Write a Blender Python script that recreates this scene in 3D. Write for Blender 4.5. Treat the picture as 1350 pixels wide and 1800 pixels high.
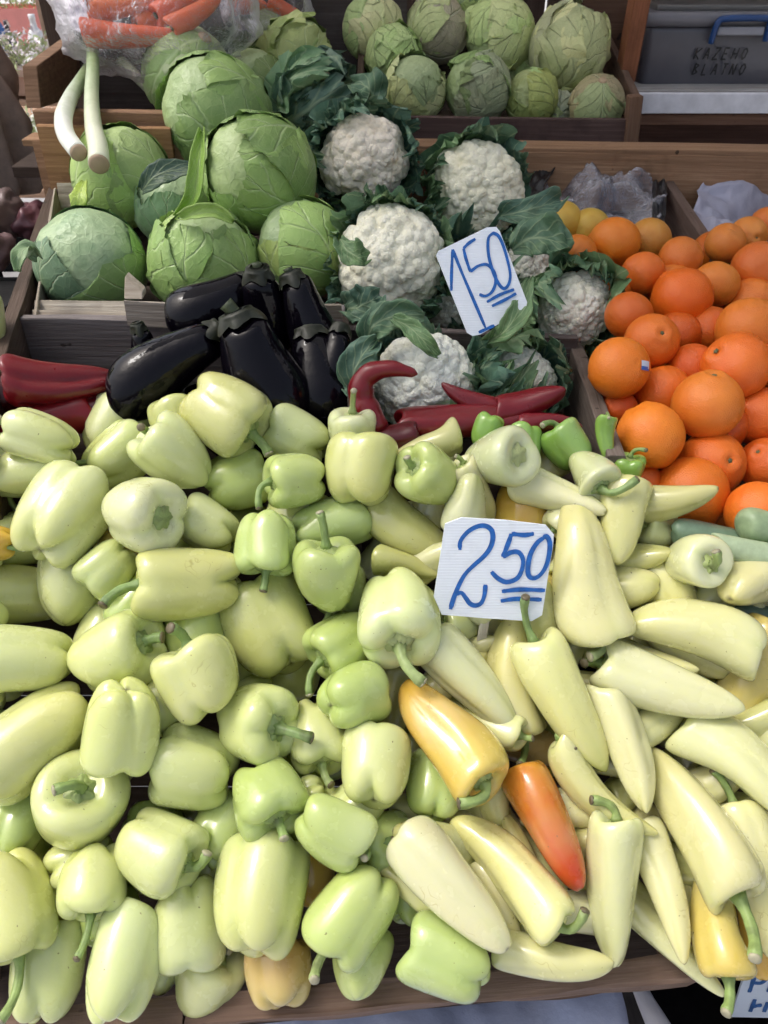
import bpy, bmesh, math, random
import numpy as np
from mathutils import Vector, Matrix, noise as mnoise

# ------------------------------------------------------------------ camera, sky, sun, exposure
scene = bpy.context.scene
for o in list(bpy.data.objects):
    bpy.data.objects.remove(o)
FPX = 1360.0                      # focal length in pixels of the 1350 x 1800 photograph
PITCH = math.radians(38.0)
CAM = Vector((0.0, 0.0, 1.55))
cam_data = bpy.data.cameras.new('camera')
cam_data.sensor_fit = 'VERTICAL'
cam_data.sensor_height = 36.0
cam_data.lens = FPX / 1800.0 * 36.0
cam_data.clip_start = 0.02
cam_data.clip_end = 200.0
cam_data.dof.use_dof = True
cam_data.dof.focus_distance = 0.95
cam_data.dof.aperture_fstop = 11.0
cam = bpy.data.objects.new('camera', cam_data)
scene.collection.objects.link(cam)
cam.location = CAM
cam.rotation_euler = (math.radians(90) - PITCH, 0, 0)
scene.camera = cam

SUN_FROM = Vector((-0.50, 0.10, 0.86)).normalized()
world = bpy.data.worlds.new('World')
scene.world = world
world.use_nodes = True
wn = world.node_tree.nodes
wl = world.node_tree.links
wn.clear()
sky = wn.new('ShaderNodeTexSky')
sky.sky_type = 'NISHITA'
sky.sun_disc = False
sky.sun_elevation = math.asin(SUN_FROM.z)
sky.sun_rotation = math.atan2(SUN_FROM.x, SUN_FROM.y)
sky.air_density = 1.0
sky.dust_density = 6.0
sky.ozone_density = 1.0
hs = wn.new('ShaderNodeHueSaturation')
hs.inputs['Saturation'].default_value = 0.62
bg = wn.new('ShaderNodeBackground')
bg.inputs['Strength'].default_value = 0.15
wo = wn.new('ShaderNodeOutputWorld')
wl.new(sky.outputs[0], hs.inputs['Color'])
wl.new(hs.outputs[0], bg.inputs['Color'])
wl.new(bg.outputs[0], wo.inputs['Surface'])

sun_data = bpy.data.lights.new('sun', 'SUN')
sun_data.energy = 0.75
sun_data.angle = math.radians(14)
sun_data.color = (1.0, 0.985, 0.96)
sun = bpy.data.objects.new('sun', sun_data)
scene.collection.objects.link(sun)
sun.rotation_euler = (-SUN_FROM).to_track_quat('-Z', 'Y').to_euler()
sun.location = (-2, -1, 4)

scene.view_settings.view_transform = 'Standard'
scene.view_settings.look = 'None'
scene.view_settings.gamma = 1.0
scene.view_settings.use_curve_mapping = False
scene.view_settings.exposure = 0.56
scene.cycles.use_denoising = True
scene.cycles.use_adaptive_sampling = True
scene.cycles.adaptive_threshold = 0.05
scene.cycles.max_bounces = 6
scene.cycles.transparent_max_bounces = 12
scene.cycles.caustics_reflective = False
scene.cycles.caustics_refractive = False

# ------------------------------------------------------------------ helpers
COL = scene.collection
FWD = Vector((0, math.cos(PITCH), -math.sin(PITCH)))
UPV = Vector((0, math.sin(PITCH), math.cos(PITCH)))
RGT = Vector((1, 0, 0))
rng = random.Random(7)

def ray(px, py):
    return FWD + RGT * ((px - 675.0) / FPX) + UPV * ((900.0 - py) / FPX)

def at(px, py, d):
    return CAM + ray(px, py) * d

def atY(px, py, Y):
    r = ray(px, py)
    return CAM + r * (Y / r.y)

def atZ(px, py, Z):
    r = ray(px, py)
    return CAM + r * ((Z - CAM.z) / r.z)

def vframe(px, py):
    """right, up and towards-camera directions as seen along one sight line"""
    n = -ray(px, py).normalized()
    r = RGT - n * RGT.dot(n); r.normalize()
    u = n.cross(r); u.normalize()
    return r, u, n

WM = {}
def curd_material():
    m, nt, n, l, p = nodes_of('cauliflower_curd')
    b = NB(nt)
    ob = b.coord('Object')
    vo = b.node('ShaderNodeTexVoronoi'); l.new(ob, vo.inputs['Vector']); vo.inputs['Scale'].default_value = 330
    c = b.objcol()
    big = b.noise(ob, 22, 4, 0.65)
    base = b.mix(b.ramp(big, [(0.45, 0.0), (0.8, 0.5)]), c, b.mix(1.0, c, (0.95, 0.88, 0.66, 1), 'MULTIPLY'))
    st = b.noise(ob, 48, 4, 0.7)
    base = b.mix(b.ramp(st, [(0.68, 0.0), (0.80, 0.5)]), base, (0.42, 0.33, 0.18, 1))
    l.new(base, p.inputs['Base Color'])
    p.inputs['Roughness'].default_value = 0.75
    p.inputs['Specular IOR Level'].default_value = 0.2
    p.inputs['Subsurface Weight'].default_value = 0.15
    p.inputs['Subsurface Radius'].default_value = (1, 0.9, 0.6)
    p.inputs['Subsurface Scale'].default_value = 0.004
    l.new(b.bump(b.math('SUBTRACT', 1.0, vo.outputs['Distance']), 0.7, 0.0015), p.inputs['Normal'])
    return m
def tag(o, label=None, cat=None, group=None, kind=None):
    if label: o['label'] = label
    if cat: o['category'] = cat
    if group: o['group'] = group
    if kind: o['kind'] = kind
    return o

def empty(name, loc):
    o = bpy.data.objects.new(name, None)
    o.empty_display_size = 0.02
    COL.objects.link(o)
    o.location = loc
    WM[o] = Matrix.Translation(loc)
    return o

def link(name, me, mat, parent=None, M=None, color=None):
    o = bpy.data.objects.new(name, me)
    COL.objects.link(o)
    M = M.copy() if M is not None else Matrix.Identity(4)
    o.matrix_basis = M
    WM[o] = M
    if parent is not None:
        o.parent = parent
        o.matrix_parent_inverse = WM[parent].inverted()
    if mat is not None and not me.materials:
        me.materials.append(mat)
    if color is not None:
        o.color = (color[0], color[1], color[2], 1.0)
    return o

def mesh(name, verts, faces, smooth=True, uvs=None, attr=None):
    me = bpy.data.meshes.new(name)
    if isinstance(verts, np.ndarray): verts = verts.tolist()
    if isinstance(faces, np.ndarray): faces = faces.tolist()
    me.from_pydata(verts, [], faces)
    if smooth:
        me.polygons.foreach_set('use_smooth', [True] * len(me.polygons))
    if uvs is not None:
        lay = me.uv_layers.new(name='UVMap')
        idx = np.empty(len(me.loops), dtype=np.int32)
        me.loops.foreach_get('vertex_index', idx)
        lay.data.foreach_set('uv', np.asarray(uvs, dtype=np.float32)[idx].ravel())
    if attr is not None:
        for k, v in attr.items():
            a = me.attributes.new(k, 'FLOAT', 'POINT')
            a.data.foreach_set('value', np.asarray(v, dtype=np.float32))
    me.update()
    return me

def grid_faces(nr, ns, wrap=True):
    f = []
    m = ns if wrap else ns - 1
    for i in range(nr - 1):
        for j in range(m):
            k = (j + 1) % ns
            f.append((i * ns + j, i * ns + k, (i + 1) * ns + k, (i + 1) * ns + j))
    return f

def catmull(pts, n):
    P = np.array(pts, dtype=float)
    m = len(P)
    P = np.vstack([2 * P[0] - P[1], P, 2 * P[-1] - P[-2]])
    out = []
    for k in range(n):
        s = k / (n - 1) * (m - 1)
        i = min(int(s), m - 2); t = s - i
        a, b, c, d = P[i], P[i + 1], P[i + 2], P[i + 3]
        out.append(0.5 * ((2 * b) + (-a + c) * t + (2 * a - 5 * b + 4 * c - d) * t * t + (-a + 3 * b - 3 * c + d) * t ** 3))
    return np.array(out)

def tube(path, radii, ns=10, caps=True, ridge=0.0):
    """closed tube along world points"""
    path = [Vector(p) for p in path]
    n = len(path)
    verts, faces = [], []
    t0 = (path[1] - path[0]).normalized()
    ref = Vector((0, 0, 1)) if abs(t0.z) < 0.9 else Vector((1, 0, 0))
    a = t0.cross(ref).normalized()
    for i, p in enumerate(path):
        t = (path[min(i + 1, n - 1)] - path[max(i - 1, 0)]).normalized()
        a = (a - t * a.dot(t)).normalized()
        b = t.cross(a)
        for j in range(ns):
            th = 2 * math.pi * j / ns
            verts.append(p + (a * math.cos(th) + b * math.sin(th)) * (radii[i] * (1 + ridge * math.cos(5 * th))))
    faces = grid_faces(n, ns)
    if caps:
        faces.append(tuple(range(ns - 1, -1, -1)))
        faces.append(tuple((n - 1) * ns + j for j in range(ns)))
    return [tuple(v) for v in verts], faces

def bez(p0, p1, p2, n):
    return [p0 * (1 - t) ** 2 + p1 * (2 * t * (1 - t)) + p2 * t * t for t in [i / (n - 1) for i in range(n)]]

# ------------------------------------------------------------------ materials
def nodes_of(name):
    m = bpy.data.materials.new(name)
    m.use_nodes = True
    nt = m.node_tree
    return m, nt, nt.nodes, nt.links, nt.nodes['Principled BSDF']

class NB:
    """tiny node builder"""
    def __init__(s, nt): s.nt = nt; s.n = nt.nodes; s.l = nt.links
    def node(s, t, **kw):
        n = s.n.new(t)
        for k, v in kw.items(): setattr(n, k, v)
        return n
    def put(s, a, b):
        if isinstance(a, bpy.types.NodeSocket): s.l.new(a, b)
        else: b.default_value = a
    def math(s, op, a, b=0.0, clamp=False):
        n = s.node('ShaderNodeMath', operation=op, use_clamp=clamp)
        s.put(a, n.inputs[0]); s.put(b, n.inputs[1])
        return n.outputs[0]
    def mix(s, f, a, b, mode='MIX'):
        n = s.node('ShaderNodeMix', data_type='RGBA', blend_type=mode)
        s.put(f, n.inputs[0]); s.put(a, n.inputs[6]); s.put(b, n.inputs[7])
        return n.outputs[2]
    def noise(s, vec, scale, detail=3, rough=0.5, out='Fac'):
        n = s.node('ShaderNodeTexNoise')
        if vec is not None: s.l.new(vec, n.inputs['Vector'])
        n.inputs['Scale'].default_value = scale
        n.inputs['Detail'].default_value = detail
        n.inputs['Roughness'].default_value = rough
        return n.outputs[out]
    def ramp(s, f, stops):
        n = s.node('ShaderNodeValToRGB')
        e = n.color_ramp.elements
        while len(e) < len(stops): e.new(0.5)
        for el, (p, c) in zip(e, stops):
            el.position = p
            el.color = (c, c, c, 1) if isinstance(c, (int, float)) else (c[0], c[1], c[2], 1)
        s.l.new(f, n.inputs[0])
        return n.outputs[0]
    def bump(s, h, strength, dist=0.001):
        n = s.node('ShaderNodeBump')
        n.inputs['Strength'].default_value = strength
        n.inputs['Distance'].default_value = dist
        s.l.new(h, n.inputs['Height'])
        return n.outputs[0]
    def objcol(s): return s.node('ShaderNodeObjectInfo').outputs['Color']
    def objrand(s): return s.node('ShaderNodeObjectInfo').outputs['Random']
    def coord(s, k='Object'): return s.node('ShaderNodeTexCoord').outputs[k]
    def mapping(s, vec, scale=(1, 1, 1), loc=(0, 0, 0)):
        n = s.node('ShaderNodeMapping')
        n.inputs['Scale'].default_value = scale
        if isinstance(loc, bpy.types.NodeSocket): s.l.new(loc, n.inputs['Location'])
        else: n.inputs['Location'].default_value = loc
        s.l.new(vec, n.inputs['Vector'])
        return n.outputs[0]

def pepper_material(name, rough=0.26, sss=0.40, spots=True, coat=0.6, spec=0.4):
    m, nt, n, l, p = nodes_of(name)
    b = NB(nt)
    co = b.coord('Object')
    rnd = b.objrand()
    off = b.node('ShaderNodeCombineXYZ')
    l.new(b.math('MULTIPLY', rnd, 37.0), off.inputs[0]); l.new(b.math('MULTIPLY', rnd, 11.0), off.inputs[1])
    cv = b.mapping(co, (1, 1, 1), off.outputs[0])
    c1 = b.objcol()
    a2 = b.node('ShaderNodeAttribute', attribute_type='OBJECT', attribute_name='tipcol').outputs['Color']
    ax = b.node('ShaderNodeAttribute', attribute_type='GEOMETRY', attribute_name='axis').outputs['Fac']
    cr = b.node('ShaderNodeAttribute', attribute_type='GEOMETRY', attribute_name='crease').outputs['Fac']
    blot = b.noise(cv, 22, 3, 0.55)
    f = b.math('ADD', ax, b.math('MULTIPLY', b.math('SUBTRACT', blot, 0.5), 1.1), True)
    base = b.mix(f, c1, a2)
    # streaks running along the fruit
    st = b.noise(b.mapping(cv, (75, 75, 6)), 1.0, 3, 0.6)
    base = b.mix(b.math('MULTIPLY', b.math('SUBTRACT', st, 0.45, True), 0.75, True), base, b.mix(1.0, base, (0.90, 0.96, 0.78, 1), 'MULTIPLY'))
    # greener in the grooves and near the stem
    base = b.mix(b.math('MULTIPLY', cr, 0.35), base, b.mix(1.0, base, (0.80, 0.92, 0.55, 1), 'MULTIPLY'))
    if spots:
        sp = b.noise(cv, 260, 1, 0.5)
        base = b.mix(b.ramp(sp, [(0.78, 0.0), (0.80, 0.7)]), base, (0.12, 0.09, 0.03, 1))
        sc = b.noise(cv, 60, 4, 0.7)
        base = b.mix(b.ramp(sc, [(0.66, 0.0), (0.86, 0.45)]), base, b.mix(1.0, base, (0.78, 0.66, 0.42, 1), 'MULTIPLY'))
        pw = b.noise(cv, 12, 2, 0.5)
        base = b.mix(b.ramp(pw, [(0.5, 0.0), (0.8, 0.4)]), base, b.mix(0.5, base, (0.78, 0.80, 0.58, 1)))
    if spots:
        ve = b.node('ShaderNodeTexVoronoi', feature='DISTANCE_TO_EDGE'); ve.inputs['Scale'].default_value = 26
        l.new(b.mix(0.12, cv, b.noise(cv, 30, 2, 0.5, 'Color')), ve.inputs['Vector'])
        ln = b.math('MULTIPLY', b.ramp(ve.outputs['Distance'], [(0.0, 1.0), (0.022, 0.0)]), b.ramp(blot, [(0.62, 0.0), (0.70, 0.5)]))
        base = b.mix(ln, base, b.mix(1.0, base, (0.50, 0.40, 0.22, 1), 'MULTIPLY'))
    scar = b.node('ShaderNodeAttribute', attribute_type='GEOMETRY', attribute_name='scar').outputs['Fac']
    base = b.mix(b.math('MULTIPLY', scar, 0.9), base, (0.05, 0.04, 0.02, 1))
    l.new(base, p.inputs['Base Color'])
    rr = b.noise(cv, 35, 3, 0.6)
    l.new(b.math('ADD', b.math('MULTIPLY', rr, 0.16), rough - 0.08), p.inputs['Roughness'])
    p.inputs['Subsurface Weight'].default_value = sss
    p.inputs['Subsurface Radius'].default_value = (1.0, 0.95, 0.30)
    p.inputs['Subsurface Scale'].default_value = 0.014
    p.inputs['Specular IOR Level'].default_value = spec
    p.inputs['Coat Weight'].default_value = coat
    p.inputs['Coat Roughness'].default_value = 0.07
    wob = b.noise(cv, 45, 3, 0.6)
    l.new(b.bump(wob, 0.22, 0.004), p.inputs['Normal'])
    return m

def simple_material(name, rough=0.5, var=0.25, scale=30, bump=0.2, bdist=0.002, sss=0.0, spec=0.5, stretch=None, dirt=None, coat=0.0):
    m, nt, n, l, p = nodes_of(name)
    b = NB(nt)
    co = b.coord('Object')
    if stretch: co = b.mapping(co, stretch)
    c = b.objcol()
    nz = b.noise(co, scale, 5, 0.6)
    dark = b.mix(1.0, c, (1 - var * 1.6,) * 3 + (1,), 'MULTIPLY')
    base = b.mix(b.ramp(nz, [(0.3, 0.0), (0.7, 1.0)]), dark, c)
    if dirt:
        d = b.noise(co, scale * 0.35, 4, 0.65)
        base = b.mix(b.ramp(d, [(0.55, 0.0), (0.72, 0.7)]), base, dirt + (1,))
    l.new(base, p.inputs['Base Color'])
    p.inputs['Roughness'].default_value = rough
    p.inputs['Specular IOR Level'].default_value = spec
    p.inputs['Coat Weight'].default_value = coat
    if sss:
        p.inputs['Subsurface Weight'].default_value = sss
        p.inputs['Subsurface Radius'].default_value = (1, 0.9, 0.6)
        p.inputs['Subsurface Scale'].default_value = 0.006
    l.new(b.bump(nz, bump, bdist), p.inputs['Normal'])
    return m

def wood_material():
    m, nt, n, l, p = nodes_of('wood')
    b = NB(nt)
    rnd = b.objrand()
    off = b.node('ShaderNodeCombineXYZ')
    for i in range(3): l.new(b.math('MULTIPLY', rnd, 13.0 + 7 * i), off.inputs[i])
    co = b.mapping(b.coord('Object'), (1, 1, 1), off.outputs[0])
    g1 = b.noise(b.mapping(co, (3, 60, 60)), 1.0, 5, 0.6)
    g2 = b.noise(b.mapping(co, (12, 320, 320)), 1.0, 3, 0.6)
    warp = b.noise(co, 5, 2, 0.5)
    w = b.node('ShaderNodeTexWave', wave_type='BANDS', bands_direction='Z')
    l.new(b.mapping(co, (0.6, 9, 16)), w.inputs['Vector'])
    w.inputs['Scale'].default_value = 2.2
    w.inputs['Distortion'].default_value = 5.0
    w.inputs['Detail'].default_value = 3
    c = b.objcol()
    dark = b.mix(1.0, c, (0.45, 0.40, 0.36, 1), 'MULTIPLY')
    base = b.mix(b.ramp(g1, [(0.3, 0.75), (0.65, 0.0)]), c, dark)
    base = b.mix(b.math('MULTIPLY', b.ramp(g2, [(0.45, 1.0), (0.6, 0.0)]), 0.35), base, dark)
    base = b.mix(b.math('MULTIPLY', w.outputs['Fac'], 0.28), base, dark)
    st = b.noise(co, 9, 4, 0.7)
    base = b.mix(b.ramp(st, [(0.55, 0.0), (0.75, 0.6)]), base, b.mix(1.0, c, (0.28, 0.25, 0.24, 1), 'MULTIPLY'))
    kn = b.noise(co, 38, 1, 0.5)
    base = b.mix(b.ramp(kn, [(0.76, 0.0), (0.79, 0.8)]), base, (0.02, 0.015, 0.01, 1))
    l.new(base, p.inputs['Base Color'])
    p.inputs['Roughness'].default_value = 0.78
    p.inputs['Specular IOR Level'].default_value = 0.25
    h = b.math('ADD', b.math('MULTIPLY', g2, 0.6), g1)
    l.new(b.bump(h, 0.9, 0.0022), p.inputs['Normal'])
    return m

def leaf_material(name, rough=0.42, vein_w=1.0, n_veins=5.0, vein_mix=0.6, translucent=0.0, blotch=0.5, crinkle=0.42, cscale=30):
    """UV: x = -1..1 across the leaf (stored 0..1), y = 0..1 from base to tip"""
    m, nt, n, l, p = nodes_of(name)
    b = NB(nt)
    uv = b.coord('UV')
    rnd = b.objrand()
    ob = b.coord('Object')
    nz = b.noise(ob, 18, 3, 0.6)
    sep = b.node('ShaderNodeSeparateXYZ'); l.new(uv, sep.inputs[0])
    wob = b.math('MULTIPLY', b.math('SUBTRACT', nz, 0.5), 0.16)
    u = b.math('ADD', b.math('MULTIPLY', b.math('SUBTRACT', sep.outputs[0], 0.5), 2.0), wob)
    au = b.math('ABSOLUTE', u)
    v = b.math('ADD', sep.outputs[1], wob)
    rib = b.math('SUBTRACT', 1.0, b.math('DIVIDE', au, b.math('MULTIPLY', b.math('SUBTRACT', 1.15, v), 0.075 * vein_w)), True)
    s = b.math('ADD', b.math('MULTIPLY', b.math('SUBTRACT', v, b.math('MULTIPLY', b.math('POWER', au, 0.8), 0.42)), n_veins), b.math('MULTIPLY', b.math('SIGN', u), 0.23))
    fr = b.math('ABSOLUTE', b.math('SUBTRACT', b.math('FRACT', s), 0.5))
    side = b.math('SUBTRACT', 1.0, b.math('DIVIDE', fr, b.math('MULTIPLY', b.math('SUBTRACT', 1.25, au), 0.085 * vein_w)), True)
    # fine net
    vo = b.node('ShaderNodeTexVoronoi', feature='DISTANCE_TO_EDGE')
    l.new(b.mapping(ob, (1, 1, 1)), vo.inputs['Vector']); vo.inputs['Scale'].default_value = 55
    net = b.math('SUBTRACT', 1.0, b.math('MULTIPLY', vo.outputs['Distance'], 14.0), True)
    vein = b.math('MAXIMUM', b.math('MULTIPLY', rib, 1.0), b.math('MULTIPLY', side, 0.75))
    c = b.objcol()
    big = b.noise(ob, 7, 4, 0.6)
    c2 = b.mix(b.ramp(big, [(0.35, 0.0), (0.68, blotch)]), c, b.mix(1.0, c, (0.62, 0.74, 0.55, 1), 'MULTIPLY'))
    c2 = b.mix(b.ramp(b.noise(ob, 24, 4, 0.7), [(0.5, 0.0), (0.72, blotch * 0.6)]), c2, b.mix(0.5, c, (0.45, 0.52, 0.24, 1)))
    pale = b.mix(0.55, c, (0.62, 0.72, 0.42, 1))
    base = b.mix(b.math('MULTIPLY', vein, vein_mix), c2, pale)
    base = b.mix(b.math('MULTIPLY', net, 0.12), base, pale)
    wr = b.noise(ob, 45, 5, 0.7)
    base = b.mix(b.ramp(wr, [(0.70, 0.0), (0.80, 0.55)]), base, (0.16, 0.12, 0.06, 1))
    l.new(base, p.inputs['Base Color'])
    p.inputs['Roughness'].default_value = rough
    p.inputs['Specular IOR Level'].default_value = 0.4
    h = b.math('ADD', b.math('ADD', b.math('MULTIPLY', vein, 0.8), b.math('MULTIPLY', net, 0.12)), b.math('MULTIPLY', b.noise(ob, cscale, 4, 0.6), 1.3))
    l.new(b.bump(h, crinkle, 0.004), p.inputs['Normal'])
    if translucent:
        tr = b.node('ShaderNodeBsdfTranslucent'); l.new(base, tr.inputs['Color'])
        ms = b.node('ShaderNodeMixShader'); ms.inputs[0].default_value = translucent
        l.new(p.outputs[0], ms.inputs[1]); l.new(tr.outputs[0], ms.inputs[2])
        out = n['Material Output']; l.new(ms.outputs[0], out.inputs['Surface'])
    return m

def film_material(name, tint=(0.9, 0.92, 0.96), clear=0.62, diffuse=0.5):
    m, nt, n, l, p = nodes_of(name)
    b = NB(nt)
    n.remove(p)
    ob = b.coord('Object')
    nz = b.noise(ob, 32, 5, 0.65)
    cr = b.node('ShaderNodeTexVoronoi', feature='DISTANCE_TO_EDGE'); l.new(ob, cr.inputs['Vector']); cr.inputs['Scale'].default_value = 16
    nrm = b.bump(b.math('ADD', nz, b.math('MULTIPLY', cr.outputs['Distance'], 0.6)), 0.9, 0.012)
    tr = b.node('ShaderNodeBsdfTransparent'); tr.inputs[0].default_value = tint + (1,)
    gl = b.node('ShaderNodeBsdfGlossy'); gl.inputs['Roughness'].default_value = 0.10; l.new(nrm, gl.inputs['Normal'])
    df = b.node('ShaderNodeBsdfDiffuse'); df.inputs[0].default_value = tint + (1,); l.new(nrm, df.inputs['Normal'])
    m1 = b.node('ShaderNodeMixShader'); m1.inputs[0].default_value = diffuse
    l.new(gl.outputs[0], m1.inputs[1]); l.new(df.outputs[0], m1.inputs[2])
    lw = b.node('ShaderNodeLayerWeight'); lw.inputs[0].default_value = 0.35; l.new(nrm, lw.inputs['Normal'])
    fac = b.math('ADD', b.math('MULTIPLY', lw.outputs['Fresnel'], 0.8), (1 - clear) * 0.55, True)
    fac = b.math('ADD', fac, b.ramp(nz, [(0.55, 0.0), (0.75, 0.25)]), True)
    m2 = b.node('ShaderNodeMixShader'); l.new(fac, m2.inputs[0])
    l.new(tr.outputs[0], m2.inputs[1]); l.new(m1.outputs[0], m2.inputs[2])
    l.new(m2.outputs[0], n['Material Output'].inputs['Surface'])
    return m

M = {}
def curd_material():
    m, nt, n, l, p = nodes_of('cauliflower_curd')
    b = NB(nt)
    ob = b.coord('Object')
    vo = b.node('ShaderNodeTexVoronoi'); l.new(ob, vo.inputs['Vector']); vo.inputs['Scale'].default_value = 330
    c = b.objcol()
    big = b.noise(ob, 22, 4, 0.65)
    base = b.mix(b.ramp(big, [(0.45, 0.0), (0.8, 0.5)]), c, b.mix(1.0, c, (0.95, 0.88, 0.66, 1), 'MULTIPLY'))
    st = b.noise(ob, 48, 4, 0.7)
    base = b.mix(b.ramp(st, [(0.68, 0.0), (0.80, 0.5)]), base, (0.42, 0.33, 0.18, 1))
    l.new(base, p.inputs['Base Color'])
    p.inputs['Roughness'].default_value = 0.75
    p.inputs['Specular IOR Level'].default_value = 0.2
    p.inputs['Subsurface Weight'].default_value = 0.15
    p.inputs['Subsurface Radius'].default_value = (1, 0.9, 0.6)
    p.inputs['Subsurface Scale'].default_value = 0.004
    l.new(b.bump(b.math('SUBTRACT', 1.0, vo.outputs['Distance']), 0.7, 0.0015), p.inputs['Normal'])
    return m
M['pepper'] = pepper_material('pepper_skin')
M['redpepper'] = pepper_material('red_pepper_skin', 0.30, 0.03, False, 0.15, 0.4)
M['stem'] = simple_material('stem_green', 0.5, 0.3, 60, 0.4, 0.002, stretch=(1, 1, 0.4), dirt=(0.07, 0.06, 0.03))
M['eggplant'] = pepper_material('eggplant_skin', 0.10, 0.0, False, 0.0, 0.24)
M['cabbage'] = leaf_material('cabbage_leaf', 0.38, 0.9, 5.0, 0.85, 0.0, 0.6, 0.6, 38)
M['lettuce'] = leaf_material('old_cabbage_leaf', 0.55, 0.8, 6.0, 0.6, 0.0, 0.6, 1.0, 55)
M['caul_leaf'] = leaf_material('cauliflower_leaf', 0.45, 1.9, 5.0, 0.85, 0.2, 0.6)
M['curd'] = curd_material()
M['wood'] = wood_material()
M['card'] = None
M['film'] = film_material('clear_film', (0.94, 0.93, 0.98), 0.92, 0.25)
M['film_bag'] = film_material('bag_film', (0.93, 0.90, 0.93), 0.92, 0.5)
M['sack'] = simple_material('white_sack', 0.45, 0.08, 25, 0.5, 0.006)
M['cloth'] = simple_material('cloth', 0.95, 0.18, 40, 0.6, 0.004, spec=0.1)
M['plain'] = simple_material('plain_matte', 0.65, 0.15, 30, 0.2, 0.002)
M['gloss'] = simple_material('gloss_plastic', 0.3, 0.08, 20, 0.1, 0.002)
M['ink'] = simple_material('marker_ink', 0.45, 0.30, 180, 0.05, 0.0005)
M['ground'] = simple_material('ground_concrete', 0.9, 0.2, 3, 0.4, 0.01, dirt=(0.16, 0.15, 0.13))
M['squash'] = simple_material('squash_skin', 0.4, 0.16, 90, 0.1, 0.001, sss=0.05)

def orange_material():
    m, nt, n, l, p = nodes_of('orange_peel')
    b = NB(nt)
    ob = b.coord('Object')
    c = b.objcol()
    big = b.noise(ob, 1.6, 3, 0.6)
    base = b.mix(b.ramp(big, [(0.35, 0.0), (0.75, 0.6)]), c, b.mix(1.0, c, (0.92, 0.72, 0.5, 1), 'MULTIPLY'))
    sc = b.noise(ob, 6, 4, 0.7)
    base = b.mix(b.ramp(sc, [(0.69, 0.0), (0.77, 0.6)]), base, (0.30, 0.13, 0.03, 1))
    vo = b.node('ShaderNodeTexVoronoi'); l.new(ob, vo.inputs['Vector']); vo.inputs['Scale'].default_value = 26
    l.new(base, p.inputs['Base Color'])
    p.inputs['Roughness'].default_value = 0.36
    p.inputs['Specular IOR Level'].default_value = 0.45
    p.inputs['Subsurface Weight'].default_value = 0.08
    p.inputs['Subsurface Radius'].default_value = (1, 0.5, 0.2)
    p.inputs['Subsurface Scale'].default_value = 0.005
    h = b.math('ADD', b.math('MULTIPLY', vo.outputs['Distance'], 1.0), b.math('MULTIPLY', b.noise(ob, 4, 3, 0.5), 1.5))
    l.new(b.bump(h, 0.42, 0.0012), p.inputs['Normal'])
    return m
M['orange'] = orange_material()
def tarp_material():  # unseen roof cover, whitened and light-passing to lift the back of the stall
    m, nt, n, l, p = nodes_of('brightening_tarp')
    b = NB(nt)
    c = b.mix(b.noise(b.coord('Object'), 3, 4, 0.6), (0.80, 0.81, 0.82, 1), (0.88, 0.88, 0.88, 1))
    l.new(c, p.inputs['Base Color']); p.inputs['Roughness'].default_value = 0.6
    tr = b.node('ShaderNodeBsdfTranslucent'); l.new(c, tr.inputs['Color'])
    ms = b.node('ShaderNodeMixShader'); ms.inputs[0].default_value = 0.6
    l.new(p.outputs[0], ms.inputs[1]); l.new(tr.outputs[0], ms.inputs[2]); l.new(ms.outputs[0], n['Material Output'].inputs['Surface'])
    return m
M['tarp'] = tarp_material()

def card_material():
    m, nt, n, l, p = nodes_of('fluted_card')
    b = NB(nt)
    ob = b.coord('Object')
    w = b.node('ShaderNodeTexWave', wave_type='BANDS', bands_direction='Y')
    l.new(ob, w.inputs['Vector']); w.inputs['Scale'].default_value = 100; w.inputs['Distortion'].default_value = 0.3
    c = b.objcol()
    d = b.noise(ob, 30, 4, 0.65)
    base = b.mix(b.ramp(d, [(0.52, 0.0), (0.75, 0.35)]), c, b.mix(1.0, c, (0.70, 0.70, 0.66, 1), 'MULTIPLY'))
    l.new(base, p.inputs['Base Color'])
    p.inputs['Roughness'].default_value = 0.5
    l.new(b.bump(w.outputs['Fac'], 0.25, 0.0008), p.inputs['Normal'])
    return m
M['card'] = card_material()

# ------------------------------------------------------------------ boards
WOOD = {'brown': (0.21, 0.115, 0.075), 'grey': (0.20, 0.175, 0.165), 'orange': (0.50, 0.27, 0.13), 'dark': (0.07, 0.048, 0.038),
        'veneer': (0.58, 0.50, 0.38), 'red': (0.30, 0.12, 0.06), 'ply': (0.52, 0.33, 0.19)}

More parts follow.
